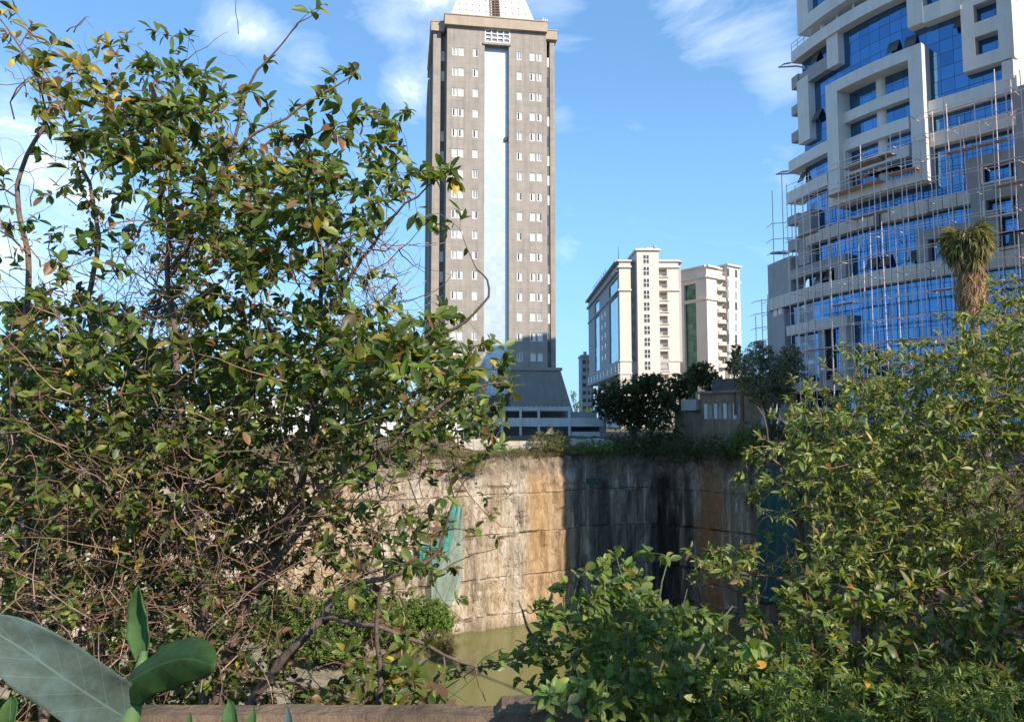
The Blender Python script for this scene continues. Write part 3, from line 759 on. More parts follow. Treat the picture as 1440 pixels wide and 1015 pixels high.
    el('flank_wall', 1081, 1105, (1081, 440), (1081, 600), -1.0, 0.25, conc2)
    for x in (1087.5, 1094.5):
        el('small_window', x, x + 5, (x, 433 if x < 1090 else 430.5), (x, 446 if x < 1090 else 443), .2, .32, M['pale_win'])
    # portal frame low on the left
    el('portal_beam', 1106, 1191, (1191, 442), (1181, 459), -.6, 0.6, clad)
    el('portal_post', 1181, 1191, (1186, 459.3), (1186, 545), -.6, .58, clad)
    el('pilaster', 1151.5, 1159.5, (1155, 463), (1155, 545), -.55, .1, conc2)
    el('door_opening', 1160, 1171, (1165, 464), (1165, 545), -.5, -.2, M['dark'])
    el('plinth', 1096, 1440, (1176, 533), (1176, 546), -.5, .9, conc2)
    el('canopy_slab', 1289, 1352, (1292, 476.5), (1292, 485), -.5, 1.0, conc)
    # big portal with its recessed balconies
    oF = 1.3
    zt = (Z(1163, 120, oF) + Z(1295, 60, oF)) / 2; zi = (Z(1177, 128.6, oF) + Z(1277, 84, oF)) / 2
    zb1 = (Z(1199, 268.6, oF) + Z(1303, 242, oF)) / 2; zb0 = (Z(1166, 291, oF) + Z(1305, 254, oF)) / 2
    sa, sb, sc_, sd = S(1163, oF, 200), S(1178, oF, 170), S(1279, oF, 140), S(1296, oF, 80)
    mb = MB(); C.slab(mb, sa, sb, zb0, zt, -4, oF); C.slab(mb, sc_, sd, zb0, zt, -4, oF); C.slab(mb, sb + .002, sc_ - .002, zi, zt, -4, oF); C.slab(mb, sb + .002, sc_ - .002, zb0, zb1, -4, oF)
    mb.build('portal_frame', conc, rt)
    mb = MB(); C.sheet(mb, sb, sc_, zb1, zi, -3.6); mb.build('recess_glass', M['dark_win'], rt)
    zz = [(155, 170), (194, 210), (231, 246)]
    for t, b_ in zz: el('spandrel', 1180, 1278, (1193.5, t + 1), (1193.5, b_ + 1), -3.0, .3, conc)
    mb = MB(); p = C.xy(S(1242, -.9, 170), -.9); mb.tube([(p.x, p.y, zb1), (p.x, p.y, zi)], .62, 14, False); mb.build('column', conc, rt, True)
    mb = MB(); 
    for x in (1222, 1262, 1272): p = C.xy(S(x, -3.4, 170), -3.4); mb.tube([(p.x, p.y, zb1), (p.x, p.y, zi)], .08, 6)
    mb.build('mullion', M['steel'], rt)
    # right-hand panel with punched windows
    zp = (Z(1355, 101, .5) + Z(1407, 87, .5)) / 2
    w0, w1 = S(1370, .5, 40), S(1403, .5, 40)
    z1a, z1b = Z(1370, 33, .5), Z(1370, 7.5, .5); z2a, z2b = Z(1373, 78.5, .5), Z(1372, 52.5, .5)
    pl0, pl1 = S(1352, .5, 50), S(1425, .5, 50)
    mb = MB()
    C.slab(mb, pl0, w0, zp, topz, -.72, .5); C.slab(mb, w1, pl1, zp, topz, -.72, .5)
    for a_, b_ in ((zp, z2a), (z2b, z1a), (z1b, topz)): C.slab(mb, w0 + .002, w1 - .002, a_, b_, -.72, .5)
    el('pier', 1409, 1425, (1410, 87.5), (1410, 115), -.7, .45, conc)
    mb.build('wall_panel', conc, rt)
    el('frame', 1274.5, 1296.5, (1275, -40), (1275, 40.5), -.7, .6, conc); el('frame', 1296.6, 1350.5, (1350, -10.5), (1350, 13.5), -.7, .58, conc)
    mb = MB()
    for i in range(2): p = C.pt(S(1286 + i * 6, .9, 34), Z(1288, 34), .9); mb.bar(p, p + Vector((0, 0, 1.1)), .8)
    # lower right: spandrels, grey wall with windows
    el('spandrel', 1302.5, 1429, (1302.5, 191.5), (1302.5, 208.5), -1.0, .35, conc)
    el('window_sill', 1301.5, 1429, (1302.5, 189.8), (1302.5, 191.8), -.7, .5, M['white'])
    el('reveal', 1300.8, 1302.3, (1302, 164), (1302, 189.5), -.7, .4, M['white']); 
    zw0, zw1 = Z(1358, 271.5, .3), Z(1358, 224, .3)
    v0, v1 = S(1380, .3, 250), S(1430, .3, 250); y0, y1 = Z(1382, 259, .3), Z(1381, 235.5, .3)
    mb = MB(); C.slab(mb, S(1359, .3, 245), v0, zw0, zw1, -.72, .3); C.slab(mb, v0 + .002, v1, y1, zw1, -.72, .3); C.slab(mb, v0 + .002, v1, zw0, y0, -.72, .3); C.slab(mb, v1 + .002, C.S[-1], zw0 - 9, zw1 + 6, -.72, .3)
    y2, y3 = Z(1383, 307, .3), Z(1382, 283, .3)
    C.slab(mb, S(1365, .3, 290), v0 + .3, y2, zw0 - .002, -.72, .3); C.slab(mb, v0 + .31, v1, y3, zw0 - .002, -.72, .3)
    mb.build('wall_panel', conc2, rt)
    for a_, b_ in ((y0, y1), (y2, y3)):
        mb = MB(); C.slab(mb, v0, v0 + .16, a_, b_, -.3, .42); C.slab(mb, v0 + .17, v1, a_ - .1, a_ + .06, -.3, .42); C.slab(mb, v0 + 2.3, v0 + 2.4, a_ + .07, b_, -.5, -.2); C.slab(mb, v0 + 4.6, v0 + 4.7, a_ + .07, b_, -.5, -.2)
        mb.build('window_frame', M['white'], rt)
    el('wall_panel', 1289, 1364, (1289, 325), (1289, 340), -.7, .3, conc2); el('wall_panel', 1289, 1305, (1289, 340.3), (1289, 370), -.7, .28, conc2); el('wall_panel', 1327, 1364, (1327, 333), (1327, 366), -.7, .28, conc2)
    el('wall_panel', 1364.3, 1405, (1366, 300), (1366, 352), -.7, .3, conc2); el('spandrel', 1403, 1440, (1405, 348), (1405, 352), -.7, .4, clad)
    # open awning sashes
    for x, y in ((1144, 87), (1250, 71), (1274, 63), (1343, 36), (1147, 166), (1127, 252), (1268, 176), (1424, 146), (1222, 372), (1240, 369), (1281, 362), (1129, 398), (1150, 393), (1163, 388), (1420, 340)):
        mb = MB(); s_ = S(x, -.6, y); z = Z(x, y, -.6)
        p = [C.pt(s_, z + .75, -.62), C.pt(s_ + 1.25, z + .75, -.62), C.pt(s_ + 1.25, z - .6, .05), C.pt(s_, z - .6, .05)]
        nrm = (p[1] - p[0]).cross(p[3] - p[0]).normalized() * .07
        mb.hexa([q + nrm for q in p] + p); mb.build('open_sash', M['dark_win'], rt)
    # unseen block added off to the right to shade the cliff and deck
    w = Wall(41.6, 57.4, R(-62)); 
    mb = MB()
    pl = [(41.6, 57.4), (48.3, 44.8), (61.5, 53.2), (55.5, 60.2)]
    mb.hexa([(x, y, gz) for x, y in pl] + [(x, y, 61) for x, y in pl]); mb.build('added_shade_block', conc2, rt)
    mb = MB()
    for k in range(15): w.slab(mb, 1.2, 13.0, 2 + k * 3.8, 4.0 + k * 3.8, 0, .08)
    mb.build('shade_block_window', gm, rt)
    return rt
glass_block()

# ------------------------------------------------------------------ scaffolding
def scaffolds():
    pole = mat('scaffold tube', (0.80, 0.66, 0.62), 0.6, 0.0, var=0.25, vscale=2.0); wood = mat('scaffold boards', (0.55, 0.40, 0.31), 0.85, var=0.3, vscale=3)
    S = lambda px, off=0.0, py=None, z=None: C.s_at(px, off, py, z)
    Z = lambda px, py, off=0.0: C.z_at(px, py, off)
    rng = random.Random(11)
    q = C.xy(S(1230), 2.2)
    rt = thing('scaffolding', 'tall pinkish tube scaffolding in front of the curved blue glass facade', 'scaffolding', (q.x, q.y, -1.5))
    s0, s1 = S(1120, 1.4, 350), C.S[-1] - 2
    n = 24
    tops = {}
    def topz(s):
        px = 1118 + (s - s0) / (s1 - s0) * 320
        y = 256 if px < 1165 else (262 if px < 1190 else (214 if px < 1255 else (190 if px < 1285 else (160 if px < 1345 else 128))))
        return Z(px, y, 1.4)
    for k in range(n):
        s = s0 + (s1 - s0) * k / (n - 1)
        for off in (1.35, 2.55):
            m = MB(); tz = topz(s) + rng.uniform(-2.2, 1.6); lean = rng.uniform(-.25, .25)
            m.tube([C.pt(s + lean, -1.8, off + rng.uniform(-.1, .1)), C.pt(s + lean * .3, tz * .5, off), C.pt(s - lean * .5, tz, off + rng.uniform(-.12, .12))], .047, 6)
            m.build('pole', pole, rt)
    z = 0.5; lv = 0
    while z < 40:
        run = [s0 + (s1 - s0) * k / 40 for k in range(41)]
        for off in (1.45, 2.65):
            seg = [s for s in run if topz(s) - .8 > z]
            if len(seg) > 3:
                m = MB(); m.tube([C.pt(s, z + rng.uniform(-.05, .05) + .02 * lv, off) for s in seg], .038, 5); m.build('ledger', pole, rt)
        for k in range(0, n, 2 if lv % 2 else 3):
            s = s0 + (s1 - s0) * (k + rng.random() * .8) / (n - 1)
            if s < s1 and topz(s) - .8 > z and rng.random() < .75:
                m = MB(); m.tube([C.pt(s, z + .1, .75), C.pt(s + rng.uniform(-.1, .1), z + .1 + rng.uniform(-.1, .1), 3.3)], .045, 5); m.build('transom', pole, rt)
        if lv % 2 == 0:
            for _ in range(3):
                s = rng.uniform(s0, s1 - 6); l = rng.uniform(3, 7)
                if topz(s + l / 2) - 1 > z and topz(s) - 1 > z:
                    m = MB(); C.slab(m, s, s + l, z + .12, z + .18, 1.5, 2.4); m.build('plank', wood, rt)
        z += 2.35 + rng.uniform(-.2, .2); lv += 1
    # boards in the portal
    for x0, x1, y in ((1190, 1240, 240), (1196, 1256, 236), (1166, 1240, 278), (1248, 1290, 248)):
        m = MB(); C.slab(m, S(x0, 2, y), S(x1, 2, y), Z(x0, y, 2), Z(x0, y, 2) + .07, 1.1, 2.6); m.build('plank', wood, rt)
    # two separate lifts at the far left corner
    def lift(name, label, x0, x1, Y, ybot, tops_, levels):
        a = P(x0, ybot, Y); r = thing(name, label, 'scaffolding', (a.x, a.y, -1.5))
        xs = [x0 + (x1 - x0) * k / 2 for k in range(3)]
        for dY in (0, 1.6):
            for k, x in enumerate(xs):
                m = MB(); b = P(x, tops_[k], Y + dY); m.tube([(b.x, b.y, -1.8), (b.x + .06, b.y, b.z)], .06, 6); m.build('pole', pole, r)
        for y in levels:
            for dY in (0, 1.6):
                m = MB(); m.tube([P(x0 - 1, y, Y + dY), P(x1 + 1, y - 3, Y + dY)], .055, 5); m.build('ledger', pole, r)
            m = MB()
            for x in (x0, x1): p = P(x, y, Y - .3); m.tube([p, p + Vector((.1, 2.3, .05))], .05, 5)
            m.build('transom', pole, r)
        z = P(x0, levels[-1], Y).z; a = P(x0 + 2, levels[-1], Y); b = P(x1 - 2, levels[-1], Y)
        m = MB(); m.hexa([(a.x, a.y, z), (b.x, b.y, z), (b.x, b.y + 1.3, z), (a.x, a.y + 1.3, z), (a.x, a.y, z + .08), (b.x, b.y, z + .08), (b.x, b.y + 1.3, z + .08), (a.x, a.y + 1.3, z + .08)]); m.build('plank', wood, r)
    lift('scaffolding', 'thin bare scaffold poles rising against the sky beside the grey left flank wall', 1085, 1112, 100.5, 420, (268, 246, 286), (315, 337, 355))
    lift('scaffolding', 'low narrow scaffold tower against the sky left of the glass building', 1062, 1079, 107, 520, (444, 421, 414), (424, 442, 462, 480))
scaffolds()
# ------------------------------------------------------------------ cream twin office blocks, 200 m off
def cream():
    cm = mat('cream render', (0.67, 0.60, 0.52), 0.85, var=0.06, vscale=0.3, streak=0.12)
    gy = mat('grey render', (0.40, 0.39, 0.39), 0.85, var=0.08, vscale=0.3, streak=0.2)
    tg = glassmat('teal glass', (0.16, 0.42, 0.46), 0.08, (1.6, 1.7), 0.8, (0.07, 0.07, (0.10, 0.22, 0.24)), 0.3)
    gz = -1.5
    def uvw(o, w): uvset(o, lambda q: ((Vector((q.x, q.y)) - w.o).dot(w.d), q.z))
    # ---- near wing
    A = P(872.5, HOR - 50, 207)
    rt = thing('office_block', 'cream office block with a stair tower and stacked balconies, nearer of the twin blocks', 'building', (A.x, A.y, gz))
    w = Wall(A.x, A.y, R(1.0))           # sunny front
    s = Wall(A.x, A.y, R(1.0) - math.pi / 2)      # shaded side: u negative runs back from the corner
    Zf = lambda y, x=900: w.uz(x, y)[1]
    u = lambda x, off=0: w.u(x, off)
    zt = Zf(368); z1 = Zf(376.5); z2 = Zf(409); z3 = Zf(508); z4 = Zf(526)
    D = 40.0
    mb = MB()
    # pilaster block, recess, balcony bay
    uA, uB, uC, uD, uE = 0.0, u(887.5), u(895), u(925.5), u(955)
    mb.box(0, 0, 0, 0, 0, 0) if False else None
    w.slab(mb, uA + .003, uA + 1.3, z3 - .5, zt, -2.4, 0); w.slab(mb, uA, uA + 1.3, gz, z3 - .51, -2.4, 0); w.slab(mb, uA + 1.303, uB, gz, zt, -12, 0); w.slab(mb, uB + .003, uC, gz, zt - .4, -12, -1.6)
    mb.build('wall', cm, rt)
    mb = MB(); zs = Zf(354.5)
    w.slab(mb, uC, uD, gz, zs, -10, 1.8); st = mb.build('stair_tower', cm, rt)
    mb = MB(); w.slab(mb, uC - .5, uD + .5, zs, zs + .55, -10.5, 2.3); w.slab(mb, uC + 3, uD - 1.5, zs + .56, zs + 1.0, -8, 1.4); mb.build('roof_cap', cm, st)
    mb = MB(); p = w.pt(uD - .9, zs + 1.0, 1); mb.tube([p, p + Vector((0, 0, .6))], .5, 8); mb.build('roof_vent', gy, st)
    # stair windows: tall pairs, ten floors
    fl = [364.5 + 16.6 * k for k in range(10)]
    for y in fl:
        z = w.uz(911, y, 1.8)[1]
        for x in (907.6, 911.9):
            m = MB(); a = u(x, 1.8); w.slab(m, a - .42, a + .42, z - 1.25, z + 1.25, 1.75, 1.86); f = m.build('window', M['white'], rt)
            m = MB(); w.slab(m, a - .33, a + .33, z - 1.15, z - .12, 1.80, 1.9); w.slab(m, a - .33, a + .33, z + .1, z + 1.15, 1.80, 1.9); m.build('pane', M['dark_win'], f)
    # recess windows
    for k in range(9):
        z = w.uz(892, 405 + 16.6 * k, -1.6)[1]; m = MB(); w.slab(m, uC - 1.1, uC - .25, z - .9, z + .9, -1.62, -1.5); m.build('recess_window', M['mid_win'], rt)
    # balcony bay: solid wall with openings
    b0, b1 = u(926.5), u(939)
    ops = []
    for k in range(10):
        ya, yb = 377.5 + 16.6 * k, 385.5 + 16.6 * k
        ops.append((b0, b1, Zf(yb + 3.0), Zf(ya)))
    mb = MB(); w.holed(mb, uD, uE, gz, zt, ops, 0, 2.2); w.slab(mb, uD, uE, gz, zt - .01, -12, -2.21); mb.face([w.pt(uE, gz, 0), w.pt(uE, gz, -12), w.pt(uE, zt, -12), w.pt(uE, zt, 0)])
    mb.face([w.pt(uD, zt, 0), w.pt(uE, zt, 0), w.pt(uE, zt, -12), w.pt(uD, zt, -12)])
    mb.build('wall', cm, rt)
    for (a, b, c, d) in ops:
        m = MB(); w.slab(m, a + .5, b - .3, c + .05, d - .5, -2.2, -2.05); dr_ = m.build('balcony_door', M['dark_win'], rt)
        m = MB(); w.slab(m, a - .05, b + .5, c - .25, c - .02, -.2, .35); bb = m.build('balcony', cm, rt)
        m = MB()
        for k in range(9): x = a + (b - a) * k / 8; w.slab(m, x - .03, x + .03, c, c + 1.0, .2, .26)
        w.slab(m, a, b, c + 1.0, c + 1.07, .18, .28); m.build('railing', gy, bb)
    # string courses and eaves
    for (za, hh, o) in ((z1, .5, .45), (z2, .45, .4), (z4, .3, .25), (z3, .3, .25), (zt, .45, .5)):
        m = MB(); w.slab(m, -o, uB + o * .5, za, za + hh, -12.2, o); w.slab(m, uD + .01, uE + o, za, za + hh, -12.2, o); m.build('string_course', cm, rt)
    # shaded side
    sz = lambda x, y: s.uz(x, y)[1]
    su = lambda x: s.u(x)
    e = su(827.5); 
    mb = MB()
    bays = [(su(842.8), su(836.2)), (su(869), su(856.6))]; bays = [(min(a, b), max(a, b)) for a, b in bays]
    holes = []
    for a, b in bays: holes += [(a, b, z3 + .6, z2 - .5), (a, b, z2 + .6, z1 - 2.0)]
    u0 = min(e, -D)
    s.holed(mb, e, -.002, z3 - .02, zt - .03, holes, 0.0, 0.35)
    s.slab(mb, e, -1.5, z3 - .02, zt - .05, -18, -1.0)
    mb.face([s.pt(e, z3, 0), s.pt(e, zt, 0), s.pt(e, zt, -18), s.pt(e, z3, -18)])
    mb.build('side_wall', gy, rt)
    for a, b in bays:
        m = MB(); s.quad(m, a, b, z3 + .6, z2 - .5, -.3); o = m.build('glass_bay', tg, rt); uvw(o, s)
        m = MB(); s.quad(m, a, b, z2 + .6, z1 - 2, -.3); o = m.build('glass_bay', tg, rt); uvw(o, s)
    m0, m1 = bays[0][1], bays[1][0]
    if m0 > m1: m0, m1 = bays[1][1], bays[0][0]
    for k in range(6):
        z = z3 + 3 + k * 3.4
        if z < z2 - 3:
            for f_ in (.3, .62):
                m = MB(); x = m0 + (m1 - m0) * f_; s.slab(m, x - 1.0, x + 1.0, z, z + 1.6, -.05, .04); m.build('side_window', M['mid_win'], rt)
    mb = MB()
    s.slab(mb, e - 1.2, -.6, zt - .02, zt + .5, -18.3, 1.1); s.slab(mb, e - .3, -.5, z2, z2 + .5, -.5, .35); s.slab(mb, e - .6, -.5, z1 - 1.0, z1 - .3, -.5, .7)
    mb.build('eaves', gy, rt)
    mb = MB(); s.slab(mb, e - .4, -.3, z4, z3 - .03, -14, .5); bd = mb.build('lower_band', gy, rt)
    mb = MB()
    for k in range(9): x = e + (-1.2 - e) * (k + .5) / 9; s.slab(mb, x - .55, x + .55, z4 + .8, z3 - .9, .45, .56)
    mb.build('slot_window', M['mid_win'], bd)
    mb = MB()
    for k in range(4): x = e + .6 + (-1.2 - e) * k / 3.3; s.slab(mb, x - .5, x + .5, gz, z4, -1.5, -.4)
    s.slab(mb, e + 2, -2, gz, z4 - .01, -13, -5); mb.build('ground_column', cm, rt)
    # mast and the empty sign frame on the roof
    mb = MB(); p = s.pt(su(863.5), zt + .4, -1.5); mb.tube([p, p + Vector((0, 0, 6.2))], [.14, .06], 6); mb.tube([p, p + Vector((0, 0, 1.2))], .3, 6); mb.build('mast', M['dark_win'], rt)
    mb = MB(); a, b = su(832), su(850)
    for k in range(7): x = a + (b - a) * k / 6; q = s.pt(x, zt + .5, -.6); mb.bar(q, q + Vector((0, 0, 3.4)), .16)
    for k in range(4): mb.bar(s.pt(a, zt + 1.0 + k * .95, -.6), s.pt(b, zt + 1.0 + k * .95, -.6), .14)
    mb.build('sign_frame', M['dark_win'], rt)
    mb = MB(); s.slab(mb, a - .5, b + 2, zt + .5, zt + 1.4, -6, -1.5); mb.build('roof_box', M['white'], rt)
    # ---- far wing
    Bc = P(996.5, HOR - 50, 214)
    rt2 = thing('office_block', 'cream office block with a tall dark green glass bay, farther of the twin blocks', 'building', (Bc.x, Bc.y, gz))
    w = Wall(Bc.x, Bc.y, R(36)); s = Wall(Bc.x, Bc.y, R(36) - math.pi / 2)
    zt = w.uz(997, 376)[1]; z1 = w.uz(997, 390.5)[1]; z2 = w.uz(997, 421.5)[1]
    uB = w.u(1008.5); uC = w.u(1024.5, 1.2); uE = w.u(1041.5, 1.2)
    sl = s.u(950); g0, g1 = s.u(962), s.u(983)
    zg = gz
    mb = MB()
    s.holed(mb, sl, 0, gz, zt, [(g0, g1, z2 + .4, z1 - 1.2), (g0, g1, gz + 6, z2 - .4)], 0, .9); s.slab(mb, sl, -.5, gz, zt - .02, -14, -1.7)
    w.slab(mb, .01, 2.0, gz, zt, -4, 0); w.slab(mb, 2.003, uB, gz, zt, -14, 0); w.slab(mb, uB + .003, uC - .003, gz, zt + .6, -14, -2.2)
    mb.build('wall', cm, rt2)
    for za, zb in ((z2 + .4, z1 - 1.2), (gz + 6, z2 - .4)):
        m = MB(); s.quad(m, g0, g1, za, zb, -.8); o = m.build('glass_bay', glassmat('dark green glass', (0.10, 0.20, 0.17), 0.06, (1.5, 1.7), 0.8, (0.06, 0.06, (0.03, 0.06, 0.05)), 0.6), rt2); uvw(o, s)
    mb = MB(); zs = w.uz(1030, 375, 1.2)[1]
    w.slab(mb, uC, uE, gz, zs, -12, 1.2); st = mb.build('stair_tower', cm, rt2)
    mb = MB(); w.slab(mb, uC - .6, uE + .5, zs, zs + .5, -12.4, 1.8); mb.build('roof_cap', cm, st)
    m = MB(); w.slab(m, uE, uE + 1.0, w.uz(1043, 398, 1.2)[1], w.uz(1043, 396.6, 1.2)[1], .3, 1.0); m.build('ledge', M['white'], st)
    for k in range(9):
        for x, wd in ((1023.4, .5), (1034.5, .55)):
            y = (383 if x < 1030 else 385) + 15.2 * k
            a, z = w.uz(x + .6, y, 1.2); m = MB(); w.slab(m, a - wd, a + wd, z - 1.15, z + 1.15, 1.15, 1.26); m.build('window', M['mid_win'] if k % 3 else M['dark_win'], rt2)
    # balconies, rounded, one per floor
    for k in range(9):
        z = w.uz(1016, 393 + 15.3 * k, 0)[1]
        m = MB(); w.slab(m, uB + .2, uC - .2, z - 3.0, z - .2, -2.2, -2.1); m.build('balcony_door', mat('shaded door', (0.22, 0.19, 0.16), 0.6), rt2)
        m = MB(); mid = (uB + uC) / 2; hw = (uC - uB) / 2 - .05; ring = []
        for i in range(13):
            a = math.pi * i / 12; ring.append(w.pt(mid - hw * math.cos(a), 0, -.6 + 1.9 * math.sin(a)))
        ring = [w.pt(mid - hw, 0, -2.2)] + ring + [w.pt(mid + hw, 0, -2.2)]
        n = len(ring); lo, hi = z - .35, z + .75
        b0 = len(m.v); m.v += [(p.x, p.y, lo) for p in ring] + [(p.x, p.y, hi) for p in ring] + [(p.x, p.y, lo + .3) for p in ring]
        for i in range(n - 1): m.f.append((b0 + i, b0 + i + 1, b0 + n + i + 1, b0 + n + i)); m.m.append(0)
        m.f.append(tuple(range(b0, b0 + n))[::-1]); m.m.append(0); m.f.append(tuple(range(b0 + 2 * n, b0 + 3 * n))); m.m.append(0)
        bb = m.build('balcony', cm, rt2)
        m = MB(); m.tube([Vector((p.x, p.y, hi + .35)) for p in ring[1:-1]], .04, 5); m.build('railing', M['dark_win'], bb)
    for za, hh, o in ((z1, .6, .6), (z2, .5, .45)):
        m = MB(); w.slab(m, -o * .2, uB + .3, za, za + hh, -2, o); s.slab(m, sl, .45 * o, za, za + hh, -.5, o); m.build('string_course', cm, rt2)
    m = MB(); w.slab(m, 0.02, uB + .6, zt, zt + .5, -14, .8); s.slab(m, sl - .3, -.0, zt + .01, zt + .5, -13.5, .8); m.build('eaves', cm, rt2)
    # ---- slim grey tower behind, far left
    a = P(823, HOR - 40, 290); r3 = thing('apartment_tower', 'slim grey tower far away, just left of the cream blocks', 'tower', (a.x, a.y, -1))
    z = P(823, 501, 290).z; x0 = P(817.5, 500, 290).x; x1 = P(833, 500, 290).x
    m = MB(); m.box(x0, x1, 290, 302, -1, z); m.build('wall', gy, r3)
    m = MB(); m.box(x0 - .3, x1 + .3, 289.6, 302, z, z + .6); m.box(x0 + 1, x0 + 2.2, 291, 293, z + .6, z + 2.0); m.build('roof', gy, r3)
    for k in range(8):
        for f_ in (.25, .7): m = MB(); x = x0 + (x1 - x0) * f_; m.box(x - .6, x + .6, 289.9, 290.1, z - 3 - k * 3, z - 1.6 - k * 3); m.build('window', M['dark_win'], r3)
cream()

# ------------------------------------------------------------------ low buildings round the far rim
def low():
    wh = mat('weathered white wall', (0.58, 0.56, 0.52), 0.85, var=0.12, vscale=0.5, streak=0.4)
    old = mat('old cement wall', (0.215, 0.155, 0.10), 0.9, var=0.4, vscale=0.5, bump=0.4, bscale=4, streak=0.7)
    # parking deck: light grey frame of beams and posts
    Y = 112; rt = thing('parking_deck', 'open two level pale grey concrete deck in front of the tall tower', 'building', (P(760, 600, Y).x, Y, -1.8))
    X = lambda x: P(x, 590, Y).x
    Zz = lambda y: P(760, y, Y).z
    x0, x1 = X(640), X(801.5)
    m = MB(); m.box(x0, x1, Y, Y + 9, Zz(577.5), Zz(572)); m.build('roof_beam', wh, rt)
    m = MB(); m.box(x0, X(849), Y - .3, Y + .5, Zz(599.5), Zz(587.5)); m.box(X(802.5), X(849), Y + .51, Y + 12, Zz(599), Zz(588)); m.build('parapet', wh, rt)
    for x in (650, 678, 706, 732, 757.5, 800.5):
        m = MB(); m.box(X(x) - .18, X(x) + .18, Y - .45, Y + .3, -3.2, Zz(572.3)); m.build('post', wh, rt)
    m = MB(); m.box(x0, X(848), Y + 8, Y + 8.5, -2.5, Zz(578)); m.box(X(843), X(852), Y - .2, Y + 8, -2.5, Zz(588)); m.build('back_wall', mat('shaded wall', (0.26, 0.27, 0.28), 0.9, var=0.15, vscale=0.5), rt)
    m = MB(); m.box(X(803), X(845), Y - .05, Y + .4, -2.4, Zz(607)); m.build('front_wall', wh, rt)
    m = MB()
    for k in range(16): x = X(702) + (X(800) - X(702)) * k / 15; m.box(x - .05, x + .05, Y + .1, Y + .2, Zz(572), Zz(570))
    m.build('parapet_stub', wh, rt)
    # dry stone retaining walls at the rim
    for x0, x1, yt, Y, lab in ((640, 706, 617, 96, 'pale dry stone retaining wall on the sunlit cliff edge, partly behind leaves'), (704, 764, 620, 97.5, 'short pale stone wall at the cliff edge below the parking deck'), (802, 856, 617, 102.5, 'low grey white wall at the cliff edge in front of the parking deck')):
        a, b = P(x0, yt, Y), P(x1, yt, Y); r = random.Random(x0); m = MB(); x = a.x; z0 = -3.4
        while x < b.x:
            wd = r.uniform(.5, 1.3); zz = z0
            while zz < a.z:
                h = r.uniform(.45, .7); d = r.uniform(-.12, .12); m.box(x, x + wd - .04, Y - .4 + d, Y + .6, zz, min(zz + h - .03, a.z + r.uniform(-.15, .1))); zz += h
            x += wd
        o = m.build('retaining_wall', mat('rim stones', (0.52, 0.45, 0.37), 0.9, var=0.25, vscale=0.9, bump=0.4, bscale=5), None, False, ((a.x + b.x) / 2, Y, z0)); tag(o, lab, 'wall')
    # old cement building
    Y = 101; c = P(1020, 590, Y); rt = thing('cement_building', 'old stained low cement building with a row of grey windows on the cliff edge', 'building', (c.x, Y, -3))
    a = P(948, 570, 106); b = P(1078, 570, 92)
    w = Wall(a.x, a.y, math.atan2(b.y - a.y, b.x - a.x)); ln = (Vector((b.x, b.y)) - Vector((a.x, a.y))).length
    zt = w.uz(985, 566)[1]; zt2 = w.uz(1035, 552)[1]
    um = w.u(984); wu = [(w.u(x), w.u(x + 10.5)) for x in (990, 1003.5, 1016.5, 1030)]
    za, zb = w.uz(990, 589)[1], w.uz(990, 568)[1]
    mb = MB(); w.slab(mb, 0, um, -5, zt - .4, -8, 0); w.holed(mb, um + .01, ln, -5, zt2, [(p, q, za, zb) for p, q in wu], .3, .5)
    w.slab(mb, um + .01, ln, -5, zt2 - .01, -9, -.25); mb.face([w.pt(ln, -5, .3), w.pt(ln, -5, -9), w.pt(ln, zt2, -9), w.pt(ln, zt2, .3)]); mb.face([w.pt(um, -5, 0), w.pt(um, zt2, 0), w.pt(um, zt2, .3), w.pt(um, -5, .3)])
    mb.build('wall', old, rt)
    mb = MB(); w.slab(mb, um - .2, ln + .4, zt2, zt2 + .35, -9.4, .7); w.slab(mb, -.2, um - .3, zt - .4, zt - .15, -8.2, .3); mb.build('roof', mat('dirty roof', (0.20, 0.175, 0.145), 0.95, var=0.5, vscale=0.9, bump=0.5, bscale=3), rt)
    mb = MB(); w.slab(mb, um + .5, um + 7.5, zt2 + .36, zt2 + 2.0, -7, -1.5); mb.build('roof_hut', mat('dark old wall', (0.12, 0.105, 0.09), 0.95, var=0.4, vscale=1, streak=.5), rt)
    for p, q in wu:
        mb = MB(); w.slab(mb, p, q, za, zb, -.2, -.1); f = mb.build('window', M['mid_win'], rt)
        mb = MB(); w.slab(mb, p, p + .55, za, zb, -.09, .33); w.slab(mb, p + .56, q, zb - .15, zb, -.09, .0)
        for k in range(1, 4): x = p + .5 + (q - p - .5) * k / 4; w.slab(mb, x - .04, x + .04, za, zb - .16, -.09, .05)
        mb.build('window_frame', wh, f)
    mb = MB(); x = w.u(1043); w.slab(mb, x - .25, x + .2, -5, zb + 1.0, .2, .42); mb.build('rust_stain_pipe', mat('rust', (0.15, 0.07, 0.045), 0.9, var=.4, vscale=2), rt)
    mb = MB(); p, q = w.u(962), w.u(984); zz = w.uz(970, 571)[1]; w.slab(mb, p, q - .1, zz - .6, zz + .9, .0, .9); mb.build('water_tank', mat('tank sheet', (0.34, 0.33, 0.31), .8, var=.2, vscale=1), rt)
    # pale sheet-metal hut to its right
    a = P(1080, 575, 90); o = MB(); o.box(a.x, a.x + 2.6, 90, 93, -3.5, P(1080, 561, 90).z); o.box(a.x - .15, a.x + 2.75, 89.8, 93.2, P(1080, 561, 90).z, P(1080, 559.5, 90).z)
    tag(o.build('metal_hut', mat('grey sheet', (0.40, 0.42, 0.43), 0.6, var=.15, vscale=1, streak=.4), None, False, (a.x + 1.3, 91, -3.5)), 'small pale grey sheet metal hut right of the old cement building', 'hut')
